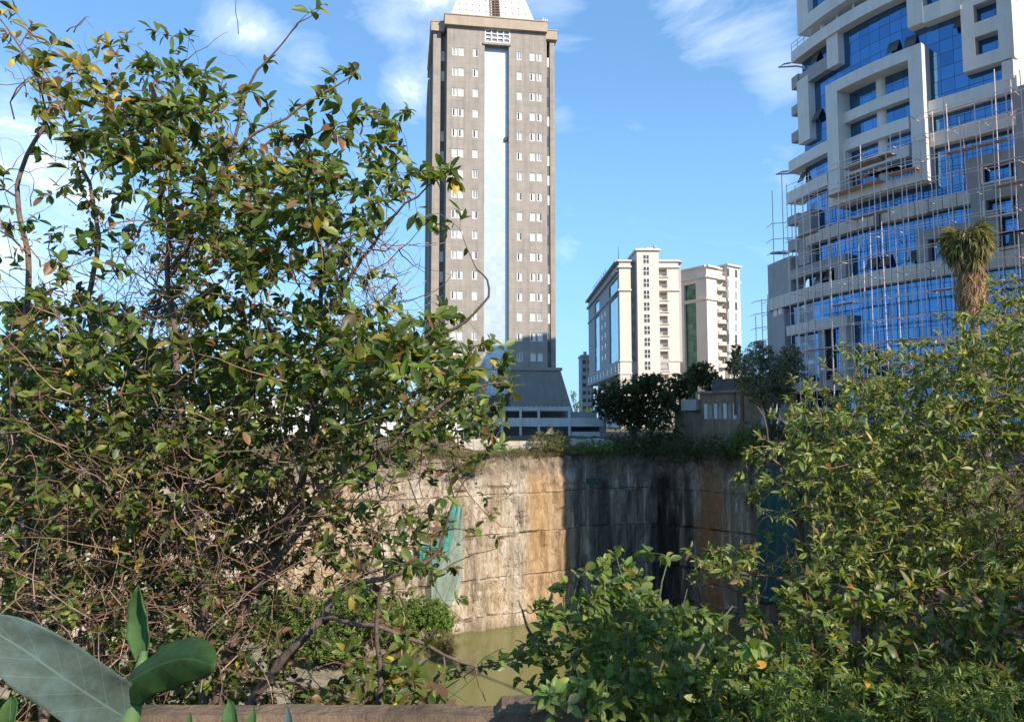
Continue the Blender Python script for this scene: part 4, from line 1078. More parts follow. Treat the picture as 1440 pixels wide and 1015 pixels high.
    # white low building far left behind the leaves, and another
    for x0, x1, yt, Y, lab in ((250, 470, 560, 120, 'long low white building far left behind the leafy tree'), (480, 650, 590, 108, 'white single storey building at the cliff edge behind the tree')):
        a, b = P(x0, yt, Y), P(x1, yt, Y); rt = thing('white_building', lab, 'building', ((a.x + b.x) / 2, Y, -2.5))
        m = MB(); m.box(a.x, b.x, Y, Y + 9, -2.6, a.z); m.build('wall', M['white'], rt)
        m = MB(); m.box(a.x - .3, b.x + .3, Y - .4, Y + 9.3, a.z, a.z + .35); m.build('roof', wh, rt)
        n = int((b.x - a.x) / 3.2)
        for k in range(n):
            x = a.x + 1.2 + k * 3.2; m = MB(); m.box(x, x + 1.3, Y - .06, Y + .1, a.z - 2.1, a.z - .8); m.build('window', M['dark_win'], rt)
    # safety nets on the cliff
    def net(name, pts, lab, m, dx):
        """a hanging sheet between left and right edge polylines"""
        Vv = []; Ff = []; nu, nv = 14, 24
        for j in range(nv + 1):
            t = j / nv
            def at(pl):
                k = t * (len(pl) - 1); i = min(int(k), len(pl) - 2); return pl[i].lerp(pl[i + 1], k - i)
            a, b = at(pts[0]), at(pts[1])
            for i in range(nu + 1):
                p = a.lerp(b, i / nu); fold = .35 * math.sin(i * 1.7 + t * 2.0) + .3 * NZ.noise(Vector((i * .3, t * 5, 2)))
                Vv.append((p.x + fold * dx[0], p.y + fold * dx[1], p.z))
        for j in range(nv):
            for i in range(nu): q = j * (nu + 1) + i; Ff.append((q, q + 1, q + nu + 2, q + nu + 1))
        me = bpy.data.meshes.new(name); me.from_pydata(Vv, [], Ff); me.polygons.foreach_set('use_smooth', [True] * len(Ff)); me.materials.append(m); o = bpy.data.objects.new(name, me); link(o)
        mod = o.modifiers.new('cloth', 'SOLIDIFY'); mod.thickness = .03
        tag(o, lab, 'net')
    def netmat(name, c, op):
        m = mat(name, c, 0.8, var=.2, vscale=1.5); nt = m.node_tree; b = nt.nodes['Principled BSDF']; b.inputs['Alpha'].default_value = op; return m
    def on_cliff(px, py, out_=.9):
        d = ray(px, py); n = Vector((.48, -.88)); a = Vector((-8.3, 86.6)) + n * out_
        t = (a.x * n.x + a.y * n.y) / (d.x * n.x + d.y * n.y); return Vector((d.x * t, d.y * t, EYE + d.z * t))
    net('safety_net', ([on_cliff(x, y) for x, y in ((637, 712), (622, 740), (606, 775), (604, 815), (606, 850))], [on_cliff(x, y) for x, y in ((652, 712), (653, 745), (652, 790), (648, 822), (632, 853))]), 'sheer grey green net hanging down the sunlit cliff', netmat('green mesh', (0.27, 0.34, 0.28), .6), (.48, -.88))
    net('safety_net', ([on_cliff(x, y, 1.5) for x, y in ((636, 709), (625, 740), (611, 768), (588, 762), (590, 800))], [on_cliff(x, y, 1.5) for x, y in ((645, 710), (639, 742), (632, 774), (614, 782), (606, 803))]), 'bunched turquoise strip of net draped on the sunlit cliff', netmat('teal mesh', (0.06, 0.24, 0.21), .95), (.48, -.88))
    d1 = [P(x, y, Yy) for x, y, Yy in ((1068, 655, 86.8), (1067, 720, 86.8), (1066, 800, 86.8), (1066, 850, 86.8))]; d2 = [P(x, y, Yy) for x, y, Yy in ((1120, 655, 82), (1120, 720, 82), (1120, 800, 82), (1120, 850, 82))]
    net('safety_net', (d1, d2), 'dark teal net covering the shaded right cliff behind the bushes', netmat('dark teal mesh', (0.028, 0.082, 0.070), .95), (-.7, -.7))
    net('safety_net', ([P(824, 672, 96.3), P(824, 680, 96.3)], [P(844, 672, 96.6), P(843, 681, 96.6)]), 'scrap of faded blue green net high on the shaded back cliff', netmat('faded mesh', (0.06, 0.105, 0.095), .9), (0, -.6))
    # the parapet wall in front of the camera
    m = MB(); cw = mat('parapet concrete', (0.155, 0.105, 0.065), 0.9, var=0.5, vscale=5, bump=0.5, bscale=25, streak=0.3)
    zt = .655; pts = []
    n = 70
    for i in range(n + 1):
        x = -1.32 + (.26 + 1.32) * i / n; e = .007 * NZ.noise(Vector((x * 5, 0, 0))) - .012 * max(0, NZ.noise(Vector((x * 23, 5, 0))) - .25); f = .01 * NZ.noise(Vector((x * 7, 3, 0)))
        h = .03 if x > -.05 else 0
        pts.append([(x, 2.46 + f, -.5), (x, 2.465 + f, zt - .02 + e + h), (x, 2.475 + f, zt + e + h), (x, 2.55 + f, zt + .004 + e + h), (x, 2.57 + f, zt - .02 + e + h), (x, 2.575, -1.0)])
    b0 = 0
    for r_ in pts: m.v += r_
    for i in range(n):
        for j in range(5): a = i * 6 + j; m.f.append((a, a + 6, a + 7, a + 1)); m.m.append(0)
    m.f.append(tuple(range(6))); m.m.append(0); m.f.append(tuple(range(n * 6, n * 6 + 6))[::-1]); m.m.append(0)
    o = m.build('parapet_wall', cw, None, False, (0, 2.48, -.5)); tag(o, 'low rough concrete parapet along the bottom edge in front of the trees', 'wall')
low()
# ------------------------------------------------------------------ plant kit
def leafmat(name, trans=0.38, rough=0.42, spec=0.38):
    m = bpy.data.materials.new(name); m.use_nodes = True; nt = m.node_tree; b = nt.nodes['Principled BSDF']
    a = N(nt, 'ShaderNodeAttribute', attribute_name='tint')
    g = N(nt, 'ShaderNodeNewGeometry')
    pale = mixc(nt, 0.3, a.outputs['Color'], (0.17, 0.20, 0.09))
    c = mixc(nt, g.outputs['Backfacing'], a.outputs['Color'], pale)
    L(nt, c, b.inputs['Base Color']); b.inputs['Roughness'].default_value = rough; b.inputs['Specular IOR Level'].default_value = spec
    t = N(nt, 'ShaderNodeBsdfTranslucent'); L(nt, mixc(nt, 1.0, a.outputs['Color'], (1.7, 1.55, 0.7), 'MULTIPLY'), t.inputs[0])
    mx = N(nt, 'ShaderNodeMixShader', i_0=trans); L(nt, b.outputs[0], mx.inputs[1]); L(nt, t.outputs[0], mx.inputs[2])
    L(nt, mx.outputs[0], nt.nodes['Material Output'].inputs[0]); return m
def barkmat(name):
    m = bpy.data.materials.new(name); m.use_nodes = True; nt = m.node_tree; b = nt.nodes['Principled BSDF']
    a = N(nt, 'ShaderNodeAttribute', attribute_name='tint'); pos = N(nt, 'ShaderNodeNewGeometry').outputs['Position']
    n = N(nt, 'ShaderNodeTexNoise', i_Scale=35.0, i_Detail=6.0, i_Roughness=0.7); L(nt, pos, n.inputs['Vector'])
    v = ramp(nt, n.outputs[0], ((0.3, 0.55), (0.7, 1.4)))
    L(nt, mixc(nt, 1.0, a.outputs['Color'], v, 'MULTIPLY'), b.inputs['Base Color']); b.inputs['Roughness'].default_value = 0.9
    bp = N(nt, 'ShaderNodeBump', i_Strength=0.5, i_Distance=0.01); L(nt, n.outputs[0], bp.inputs['Height']); L(nt, bp.outputs[0], b.inputs['Normal'])
    return m
LEAF = leafmat('leaf'); LEAF_FAR = leafmat('far leaf', 0.3, 0.6, 0.25); BARK = barkmat('bark')
def np_mesh(name, V, T, tint, m, parent=None, origin=None, smooth=True):
    me = bpy.data.meshes.new(name); V = np.asarray(V, np.float32); T = np.asarray(T, np.int32)
    o0 = np.array(wloc(parent) if parent is not None else (origin or (0, 0, 0)), np.float32)
    me.vertices.add(len(V)); me.vertices.foreach_set('co', (V - o0).ravel())
    k = T.shape[1]; me.loops.add(T.size); me.loops.foreach_set('vertex_index', T.ravel()); me.polygons.add(len(T))
    me.polygons.foreach_set('loop_start', np.arange(0, T.size, k, dtype=np.int32)); me.polygons.foreach_set('loop_total', np.full(len(T), k, np.int32))
    if smooth: me.polygons.foreach_set('use_smooth', np.ones(len(T), bool))
    at = me.attributes.new('tint', 'FLOAT_COLOR', 'POINT'); c = np.ones((len(V), 4), np.float32); c[:, :3] = tint; at.data.foreach_set('color', c.ravel())
    me.materials.append(m); me.update(calc_edges=True); me.validate()
    o = bpy.data.objects.new(name, me); link(o, parent)
    if parent is None: o.location = o0
    return o
def nrmz(a): return a / np.maximum(np.linalg.norm(a, axis=-1, keepdims=True), 1e-9)
TPL = np.array([(0, 0), (.16, .55), (.16, 0), (.16, -.55), (.45, 1), (.45, 0), (.45, -1), (.78, .68), (.78, 0), (.78, -.68), (1, 0)], float)
TRI = np.array([(0, 2, 1), (0, 3, 2), (1, 2, 5), (1, 5, 4), (2, 3, 6), (2, 6, 5), (4, 5, 8), (4, 8, 7), (5, 6, 9), (5, 9, 8), (7, 8, 10), (8, 9, 10)])
TPS = np.array([(0, 0), (.45, 1), (.5, 0), (.45, -1), (1, 0)], float); TRS = np.array([(0, 2, 1), (0, 3, 2), (1, 2, 4), (2, 3, 4)])
def leaf_arrays(pos, d, n, Ln, Wd, curl, fold, tint, simple=False):
    tp, tr = (TPS, TRS) if simple else (TPL, TRI)
    x = nrmz(d); y = nrmz(np.cross(n, x)); z = np.cross(x, y); t = tp[:, 0]; s = tp[:, 1]
    K = len(tp)
    lx = Ln[:, None] * t; ly = Wd[:, None] * s * 0.5; lz = fold[:, None] * np.abs(ly) - curl[:, None] * Ln[:, None] * t ** 2
    lx = lx - np.abs(curl[:, None]) * Ln[:, None] * t ** 3 * .3
    V = pos[:, None, :] + lx[..., None] * x[:, None] + ly[..., None] * y[:, None] + lz[..., None] * z[:, None]
    T = (np.arange(len(pos))[:, None, None] * K + tr[None]).reshape(-1, 3)
    return V.reshape(-1, 3), T, np.repeat(tint, K, 0)
def tube_arrays(lines, sides=4):
    """lines: list of (points (k,3), radii (k), colour)"""
    V = []; T = []; Cc = []; base = 0
    ang = np.arange(sides) * 2 * math.pi / sides; ca, sa = np.cos(ang), np.sin(ang)
    for pts, rad, col in lines:
        pts = np.asarray(pts); k = len(pts); t = nrmz(np.gradient(pts, axis=0)); ref = np.array([.31, .77, .55])
        x = nrmz(np.cross(t, ref)); y = np.cross(t, x)
        ring = pts[:, None] + np.asarray(rad)[:, None, None] * (ca[None, :, None] * x[:, None] + sa[None, :, None] * y[:, None])
        V.append(ring.reshape(-1, 3)); i = np.arange(k - 1)[:, None] * sides; j = np.arange(sides)[None]; j2 = (j + 1) % sides
        q = np.stack([i + j, i + j2, i + sides + j2, i + sides + j], -1).reshape(-1, 4) + base; T.append(q); Cc.append(np.tile(col, (k * sides, 1))); base += k * sides
    return np.concatenate(V), np.concatenate(T), np.concatenate(Cc)
def smooth_line(pts, step):
    """Catmull-Rom through pts (with optional 4th column = radius)"""
    p = np.asarray(pts, float); p = np.vstack([2 * p[0] - p[1], p, 2 * p[-1] - p[-2]]); out = []
    for i in range(1, len(p) - 2):
        n = max(2, int(np.linalg.norm(p[i + 1, :3] - p[i, :3]) / step))
        for t in np.linspace(0, 1, n, endpoint=False):
            a, b, c, d = p[i - 1], p[i], p[i + 1], p[i + 2]
            out.append(.5 * ((2 * b) + (-a + c) * t + (2 * a - 5 * b + 4 * c - d) * t * t + (-a + 3 * b - 3 * c + d) * t ** 3))
    out.append(p[-2]); return np.array(out)
def pick(rng, pal, n, var=.2):
    w = np.array([q[0] for q in pal], float); c = np.array([q[1] for q in pal]); i = rng.choice(len(pal), n, p=w / w.sum())
    k = 1 + rng.normal(0, var, (n, 1)); return np.clip(c[i] * np.clip(k, .4, 1.8) * (1 + rng.normal(0, .06, (n, 3))), 0.003, 1)
def grow(root, rng, trunks, targets, pal, leaf=(.06, .11), ratio=.45, ros=(5, 8), trunk_col=(.16, .11, .075), twig_col=(.17, .12, .085), step=.08,
         twig_r=.0035, up=.25, along=4, mat_=None, simple=False, sides=4, spread=1.0, droop=.25, lscale=None, palfn=None, stem_name='stem', tw_bend=.2, bare=0.0, maxr=.02):
    """skeleton from trunk polylines (x,y,z,r), a twig to every target, leaves in rosettes at the tips and along the twigs"""
    nodes = []; nr = []; nd = []
    for k, tr in enumerate(trunks):
        ln = smooth_line(tr, step); ln[:, :3] += rng.normal(0, step * .07, (len(ln), 3))
        V, T, Cc = tube_arrays([(ln[:, :3], np.maximum(ln[:, 3], .002), np.array(trunk_col) * rng.uniform(.75, 1.25))], 7); np_mesh(stem_name, V, T, Cc, BARK, root)
        st = ln[int(len(ln) * .22):]
        nodes += list(st[:, :3]); nr += list(st[:, 3]); nd += list(nrmz(np.gradient(st[:, :3], axis=0)))
    cap = len(nodes) + len(targets) * 9 + 10
    Nn = np.zeros((cap, 3)); NR_ = np.zeros(cap); ND = np.zeros((cap, 3)); n = len(nodes)
    Nn[:n] = nodes; NR_[:n] = nr; ND[:n] = nd
    lines = []; LP = []; LD = []; LT = []
    order = rng.permutation(len(targets))
    for oi in order:
        t = targets[oi]; dv = t - Nn[:n]; dist = np.linalg.norm(dv, axis=1)
        cost = dist + .55 * np.maximum(0, -dv[:, 2]) - .25 * np.sum(dv * ND[:n], 1)
        i = int(np.argmin(cost)); L_ = dist[i]
        if L_ < 1e-3: continue
        k = int(min(9, max(4, L_ / step * .7)))
        a = Nn[i]; d0 = nrmz(ND[i] * .6 + dv[i] / L_ + np.array([0, 0, up]) + rng.normal(0, tw_bend, 3))
        c1 = a + d0 * L_ * .42; c2 = t - nrmz(dv[i] / L_ + np.array([0, 0, up * .8]) + rng.normal(0, tw_bend, 3)) * L_ * .33
        s = np.linspace(0, 1, k)[:, None]; pts = (1 - s) ** 3 * a + 3 * (1 - s) ** 2 * s * c1 + 3 * (1 - s) * s * s * c2 + s ** 3 * t
        r0 = min(NR_[i] * .75, max(twig_r, twig_r * (1 + 1.6 * L_ / (step * 8))), maxr); rad = r0 + (twig_r * .5 - r0) * np.linspace(0, 1, k)
        lines.append((pts, rad, np.array(twig_col) * rng.uniform(.55, 1.45)))
        tg = nrmz(np.gradient(pts, axis=0)); m = k - 1
        Nn[n:n + m] = pts[1:]; NR_[n:n + m] = rad[1:]; ND[n:n + m] = tg[1:]; n += m
        if rng.random() < bare: continue
        q = rng.integers(ros[0], ros[1] + 1); dd = tg[-1]
        e1 = nrmz(np.cross(dd, np.array([.3, .2, 1.0]) + rng.normal(0, .2, 3))); e2 = np.cross(dd, e1)
        for j in range(q):
            az = j * 2.4 + rng.random(); el = math.radians(rng.uniform(25, 80) * spread); v = dd * math.cos(el) + (e1 * math.cos(az) + e2 * math.sin(az)) * math.sin(el)
            LP.append(t - dd * rng.random() * leaf[1] * .7); LD.append(v); LT.append(t)
        for j in range(rng.integers(0, along + 1)):
            u = rng.integers(1, k); v = nrmz(tg[u] * .6 + rng.normal(0, .6, 3)); LP.append(pts[u]); LD.append(v); LT.append(t)
    V, T, Cc = tube_arrays(lines, sides); np_mesh('twigs', V, T, Cc, BARK, root)['kind'] = 'stuff'
    LP = np.array(LP); LD = nrmz(np.array(LD) - np.array([0, 0, droop]) * rng.random((len(LD), 1))); M_ = len(LP)
    Ln = rng.uniform(leaf[0], leaf[1], M_) * rng.uniform(.7, 1.1, M_); Ln = Ln * (1.0 if lscale is None else lscale(LP)); Wd = Ln * ratio * rng.uniform(.75, 1.25, M_)
    nn = np.array([.28, -.45, .85]) + rng.normal(0, .45, (M_, 3))
    tint = pick(rng, pal, M_) if palfn is None else palfn(rng, LP, M_)
    V, T, Cc = leaf_arrays(LP, LD, nn, Ln, Wd, rng.uniform(-.05, .45, M_), rng.uniform(.1, .7, M_), tint, simple)
    np_mesh('foliage', V, T, Cc, mat_ or LEAF, root)
    return M_
def tangle(root, rng, pts, lo, hi, r, cols, name='dead_twigs', up=0.0, kink=.35, sides=3):
    lines = []
    for p in pts:
        L_ = rng.uniform(lo, hi); k = 6; d = nrmz(rng.normal(0, 1, 3) + np.array([0, 0, up])); q = [np.array(p)]
        for _ in range(k - 1): d = nrmz(d + rng.normal(0, kink, 3)); q.append(q[-1] + d * L_ / k)
        rr = r * rng.uniform(.5, 1.4); lines.append((np.array(q), np.linspace(rr, rr * .35, k), np.array(cols[rng.integers(len(cols))]) * rng.uniform(.7, 1.3)))
    V, T, Cc = tube_arrays(lines, sides); o = np_mesh(name, V, T, Cc, BARK, root); o['kind'] = 'stuff'; return o
def map_targets(rng, rows, x0, y0, cell, k, depth):
    out = []
    for j, row in enumerate(rows):
        for i, ch in enumerate(row):
            v = (ord(ch) - 48) if ch != '.' else 0
            v = 8 * (v / 8) ** 1.7
            for _ in range(rng.poisson(v * k)):
                px = x0 + (i + rng.random()) * cell; py = y0 + (j + rng.random()) * cell; out.append(P(px, py, depth(rng, px, py)))
    return np.array([tuple(p) for p in out])
def trunk(pts, r0, r1):
    """(px, py, Y) list -> x, y, z, r"""
    n = len(pts); return [tuple(P(*p)) + (r0 + (r1 - r0) * i / (n - 1),) for i, p in enumerate(pts)]

# ------------------------------------------------------------------ the big leafy shrub on the left
def left_shrub():
    rng = np.random.default_rng(5)
    rows = ['31.............', '342333221......', '0234563211.....', '156787633344...', '135787655675200', '2234667787653..', '22336788886432.', '23334688742000.',
            '24432466643221.', '35552366776553.', '67765678776766.', '78877778777777.', '677777777766665', '677777655554322', '677776544433222', '655665443344310', '544455432344310',
            '543344433333200', '322344432237200', '122344432137210', '223344443357310']
    G = [(.28, (.052, .086, .013)), (.32, (.095, .145, .021)), (.26, (.155, .205, .038)), (.06, (.24, .22, .045)), (.014, (.50, .36, .03)), (.04, (.20, .105, .05)), (.05, (.11, .085, .03))]
    Yt = [(.3, (.50, .37, .04)), (.3, (.16, .17, .04)), (.25, (.07, .10, .025)), (.15, (.25, .15, .06))]
    def palfn(r, pos, n):
        c = pick(r, G, n); y = pick(r, Yt, n); m = (pos[:, 2] > 1.6 + (592 - 150) / F * pos[:, 1]) & (pos[:, 0] < -.52 * pos[:, 1]) & (r.random(n) < .75); c[m] = y[m]
        b = pick(r, [(1, (.17, .10, .055)), (1, (.09, .10, .03)), (.5, (.24, .13, .06))], n); m2 = (pos[:, 2] < 1.3) & (r.random(n) < .24); c[m2] = b[m2]; return c
    b = P(300, 1000, 4.6)
    rt = thing('leafy_shrub', 'tall many stemmed broadleaf shrub with dark glossy and some yellow leaves, filling the left half', 'shrub', (b.x, b.y, -1.2))
    tr = [trunk([(296, 1040, 4.5), (318, 930, 4.5), (345, 850, 4.5), (388, 770, 4.6), (420, 690, 4.7), (438, 600, 4.7), (446, 500, 4.8), (452, 400, 4.8), (440, 300, 4.7), (420, 215, 4.6)], .042, .006),
          trunk([(286, 1040, 4.4), (284, 880, 4.4), (290, 800, 4.4), (272, 700, 4.4), (256, 600, 4.4), (246, 480, 4.4), (236, 380, 4.4), (240, 280, 4.4), (226, 180, 4.4), (215, 110, 4.5)], .036, .005),
          trunk([(152, 1040, 4.9), (140, 880, 4.9), (150, 760, 4.9), (132, 640, 4.9), (136, 520, 4.9), (126, 420, 5), (140, 330, 5), (118, 240, 5), (85, 150, 5), (55, 85, 4.9)], .036, .004),
          trunk([(318, 1040, 4.2), (395, 930, 4.0), (455, 868, 3.9), (482, 830, 3.9), (560, 805, 3.8), (608, 785, 3.8), (640, 700, 3.7)], .030, .005),
          trunk([(62, 1040, 4.6), (50, 850, 4.6), (30, 700, 4.5), (18, 560, 4.4), (42, 400, 4.4), (25, 260, 4.4), (70, 145, 4.4), (38, 80, 4.4), (-6, 20, 4.4)], .030, .004),
          trunk([(345, 850, 4.5), (425, 740, 4.3), (500, 665, 4.2), (582, 600, 4.1), (660, 548, 4.0), (712, 538, 4.0)], .024, .004),
          trunk([(240, 380, 4.4), (290, 300, 4.3), (330, 215, 4.2), (400, 165, 4.2), (470, 122, 4.2), (506, 96, 4.2)], .014, .003),
          trunk([(290, 300, 4.4), (330, 190, 4.5), (350, 120, 4.5), (385, 75, 4.5), (420, 35, 4.5), (450, 14, 4.5)], .012, .002),
          trunk([(446, 460, 4.8), (500, 380, 4.6), (545, 315, 4.5), (585, 275, 4.4), (640, 236, 4.4)], .014, .003),
          trunk([(430, 650, 4.6), (520, 540, 4.4), (600, 480, 4.3), (640, 462, 4.3), (668, 440, 4.3), (687, 415, 4.3), (686, 395, 4.3), (670, 378, 4.3)], .013, .005),
          trunk([(200, 1040, 5.2), (215, 850, 5.2), (190, 680, 5.2), (205, 520, 5.2), (225, 420, 5.3), (270, 330, 5.3), (300, 220, 5.3)], .03, .004),
          trunk([(455, 868, 3.9), (520, 880, 3.6), (600, 905, 3.5), (650, 932, 3.4), (690, 938, 3.4), (716, 930, 3.4)], .012, .003),
          trunk([(530, 1000, 3.5), (533, 930, 3.5), (528, 870, 3.5), (540, 815, 3.5)], .016, .005)]
    tg = map_targets(rng, rows, 0, -6, 48, 2.5, lambda r, x, y: 4.6 + (r.random() - .5) * (2.2 if y < 700 else 2.0) - (.5 if x > 450 and y > 430 else 0))
    left_out = map_targets(rng, ['555555555555555555555'[i] * 3 for i in range(21)], -150, -6, 48, .35, lambda r, x, y: 4.6 + (r.random() - .5) * 2)
    ex = [P(x + rng.normal(0, 6), y + rng.normal(0, 6), 4.35) for x, y in ((452, 12), (440, 24), (500, 97), (488, 100), (470, 118), (455, 125), (640, 236), (628, 244), (612, 240), (640, 300), (628, 312), (600, 250), (715, 530), (705, 540), (690, 532), (720, 548), (716, 930), (705, 925), (680, 935), (660, 932), (640, 935))]
    low = map_targets(rng, ['', '', '', '', '', '', '', '', '', '4444433333222', '666666555555443', '777777666666554', '888888776665432', '888888866554310', '999998876311111', '999988875443311', '888887764333210', '777776653322110', '66666665211110', '5556666532110', '4556666654322'], 0, -6, 48, 4.0, lambda r, x, y: 5.5 + (r.random() - .5) * 2.2)
    tg = np.vstack([tg, low, left_out, np.array([tuple(e) for e in ex])])
    n = grow(rt, rng, tr, tg, G, (.055, .108), .46, (5, 8), palfn=palfn, lscale=lambda p: np.where(p[:, 2] < 1.75, .8, np.where(p[:, 2] > 2.3, 1.06, 1.0)), bare=.08, along=5, trunk_col=(.135, .095, .07), twig_col=(.15, .105, .078))
    rows_t = ['111111.........', '22222221.......', '22222221.......', '22222221.......', '22222221.......', '2222222........', '22222221.......', '33334432441....', '44455543343....', '44555544333....', '55444444444....',
              '66555555555421.', '666666666665521', '777777777777632', '888888888876521', '999999999876420', '999999998764310', '999999986543210', '999999875432210', '888888864433211', '777777765443211']
    tp = map_targets(rng, rows_t, 0, -6, 48, 1.7, lambda r, x, y: 4.6 + (r.random() - .5) * 2.2)
    tangle(rt, rng, tp, .2, .75, .0042, ((.24, .13, .08), (.17, .095, .06), (.32, .21, .14), (.12, .075, .05)), up=.35)
    # pale dry sprays in the gap right of the middle
    tp = np.array([tuple(P(rng.uniform(455, 575), rng.uniform(325, 470), 4.7 + rng.normal(0, .2))) for _ in range(150)] + [tuple(P(rng.uniform(160, 270), rng.uniform(350, 520), 5.2 + rng.normal(0, .3))) for _ in range(170)])
    tangle(rt, rng, tp, .25, .7, .0040, ((.40, .34, .31), (.30, .25, .22), (.12, .09, .075)), name='dry_spray', up=.6, kink=.25)
    # sere flower heads and dead leaf clumps
    c = []
    for x, y in ((220, 195), (255, 230), (185, 170), (330, 250), (130, 300), (240, 630), (300, 310), (410, 225), (100, 480), (60, 520), (200, 330), (350, 700), (160, 720), (430, 620), (400, 690), (270, 190), (240, 160), (310, 200), (350, 290), (280, 350), (230, 370), (330, 370), (380, 260), (60, 120), (95, 100), (30, 330), (320, 420), (390, 380)):
        for _ in range(34): c.append(tuple(P(x + rng.normal(0, 17), y + rng.normal(0, 13), 4.2 + rng.normal(0, .12))))
    c = np.array(c); m = len(c); d = nrmz(rng.normal(0, 1, (m, 3)) - np.array([0, 0, .5])); Ln = rng.uniform(.02, .055, m)
    V, T, Cc = leaf_arrays(c, d, rng.normal(0, 1, (m, 3)), Ln, Ln * .35, rng.uniform(.1, .9, m), rng.uniform(.3, 1, m), pick(rng, [(1, (.33, .19, .085)), (1, (.22, .12, .06)), (.6, (.42, .27, .13))], m))
    np_mesh('dead_leaves', V, T, Cc, LEAF, rt)['kind'] = 'stuff'
    print('left leaves', n)
left_shrub()

# ------------------------------------------------------------------ the bushes on the right and centre
def right_bushes():
    rng = np.random.default_rng(9)
    up_rows = ['........1455544', '.......15777677', '....13458888888', '...358888888888', '..2688887765578', '.13788886434678', '.12688887543588', '..1578888777788', '332578888877788']
    G = [(.3, (.175, .225, .045)), (.28, (.13, .185, .036)), (.2, (.28, .30, .10)), (.12, (.06, .09, .02)), (.05, (.34, .28, .07)), (.05, (.19, .10, .05))]
    b = P(1280, 900, 4.6)
    rt = thing('narrow_leaf_bush', 'big sunlit bush of narrow yellow green leaves covering the right side', 'bush', (b.x, b.y, -1.4))
    tr = [trunk([(1250 + dx, 1030, 4.6), (1240 + dx * 1.3, 880, 4.7), (1225 + dx * 1.6, 760, 4.8), (1215 + dx * 2.0, 660, 4.8), (1210 + dx * 2.4, 570, 4.7)], .026, .004) for dx in (-60, -20, 20, 60, 110, 160, 210)]
    tr += [trunk([(1180, 900, 4.4), (1120, 830, 4.2), (1060, 805, 4.1), (1000, 802, 4.1), (985, 790, 4.1)], .012, .003), trunk([(1180, 760, 4.5), (1120, 680, 4.4), (1080, 640, 4.3), (1050, 650, 4.2), (1058, 700, 4.2)], .010, .002),
           trunk([(1440, 640, 4.2), (1380, 590, 4.2), (1330, 610, 4.2), (1300, 665, 4.2), (1290, 700, 4.2)], .012, .006), trunk([(1420, 740, 4.1), (1350, 700, 4.1), (1290, 640, 4.1)], .010, .005)]
    tg = map_targets(rng, up_rows, 960, 384, 48, 7.0, lambda r, x, y: 4.8 + (r.random() - .5) * 2.4)
    ex = [P(rng.uniform(988, 1062), rng.uniform(770, 806), 4.1 + rng.normal(0, .06)) for _ in range(26)] + [P(rng.normal(1055, 14), rng.uniform(625, 700), 4.2) for _ in range(14)]
    tg = np.vstack([tg, np.array([tuple(e) for e in ex])])
    n = grow(rt, rng, tr, tg, G, (.036, .074), .28, (7, 11), twig_col=(.22, .15, .10), bare=.04, along=7, droop=.35)
    tp = map_targets(rng, ['...............', '......1112233', '....11222333444', '...122333334444', '..1333333345555', '..1333336789977', '..1333337899988', '..1334445666655', '1.2444455556655'], 960, 384, 48, 3.2, lambda r, x, y: 4.7 + (r.random() - .5) * 1.6)
    tangle(rt, rng, tp, .15, .5, .0032, ((.33, .18, .12), (.22, .12, .08), (.42, .28, .19)), up=.1)
    # lower mixed bush
    rows = ['.2467778877788', '.1477777777788', '147776777777888', '578888888888888', '788888888888888']
    b = P(1200, 980, 3.8)
    rt = thing('mixed_bush', 'low shaded bush of oval green leaves with dry brown gaps, below the sunlit right bush', 'bush', (b.x, b.y, -1.2))
    tr = [trunk([(1120 + dx, 1080, 3.9), (1110 + dx, 960, 3.9), (1095 + dx * 1.1, 880, 3.9), (1085 + dx * 1.2, 830, 3.9)], .016, .003) for dx in (-20, 40, 110, 180, 250, 330)]
    tg = map_targets(rng, rows, 960, 806, 48, 2.6, lambda r, x, y: 3.95 + (r.random() - .5) * 1.3)
    G2 = [(.35, (.10, .145, .030)), (.3, (.14, .19, .04)), (.2, (.19, .23, .065)), (.07, (.20, .19, .04)), (.03, (.45, .28, .03)), (.06, (.16, .09, .045))]
    n += grow(rt, rng, tr, tg, G2, (.045, .085), .42, (6, 9), bare=.05, along=6)
    tp = map_targets(rng, ['..1113355554433', '..2223455554433', '..3333445555444', '..2222223333333', '..1111111111111'], 960, 806, 48, 1.3, lambda r, x, y: 4.0 + (r.random() - .5) * 1.0)
    tangle(rt, rng, tp, .12, .4, .0028, ((.26, .15, .10), (.15, .10, .07), (.36, .26, .18)))
    # leafy bush in the centre foreground
    rows = ['....1431.....', '...146752....', '..136888611..', '1256888975323', '14568889974333', '35678888876656', '246788888888888', '.25788888888888', '.1378888888888', '..268888888888', '..268888888888']
    b = P(860, 1000, 3.4)
    rt = thing('oval_leaf_bush', 'shaded blue green bush of soft oval leaves in front of the dark cliff corner', 'bush', (b.x, b.y, -1.0))
    tr = [trunk([(860 + dx * .6, 1090, 3.5), (862 + dx, 960, 3.5), (868 + dx * 1.4, 880, 3.5), (872 + dx * 1.6, 800 + abs(dx) * .5, 3.5)], .013, .003) for dx in (-90, -50, -15, 20, 60, 100)]
    tr += [trunk([(880, 950, 3.3), (905, 890, 3.3), (925, 840, 3.3), (938, 790, 3.3)], .007, .003)]
    tg = map_targets(rng, rows, 705, 768, 27, .85, lambda r, x, y: 3.5 + (r.random() - .5) * .9)
    ex = [P(x, y, 3.4) for x, y in ((748, 862), (757, 850), (770, 846), (790, 828), (850, 790), (905, 772), (940, 787), (1000, 862), (985, 866), (1010, 876), (968, 858), (695, 930), (722, 925), (760, 905), (737, 915))]
    for _ in range(34): ex.append(P(rng.uniform(762, 850), rng.uniform(962, 1018), rng.uniform(2.28, 2.75)))
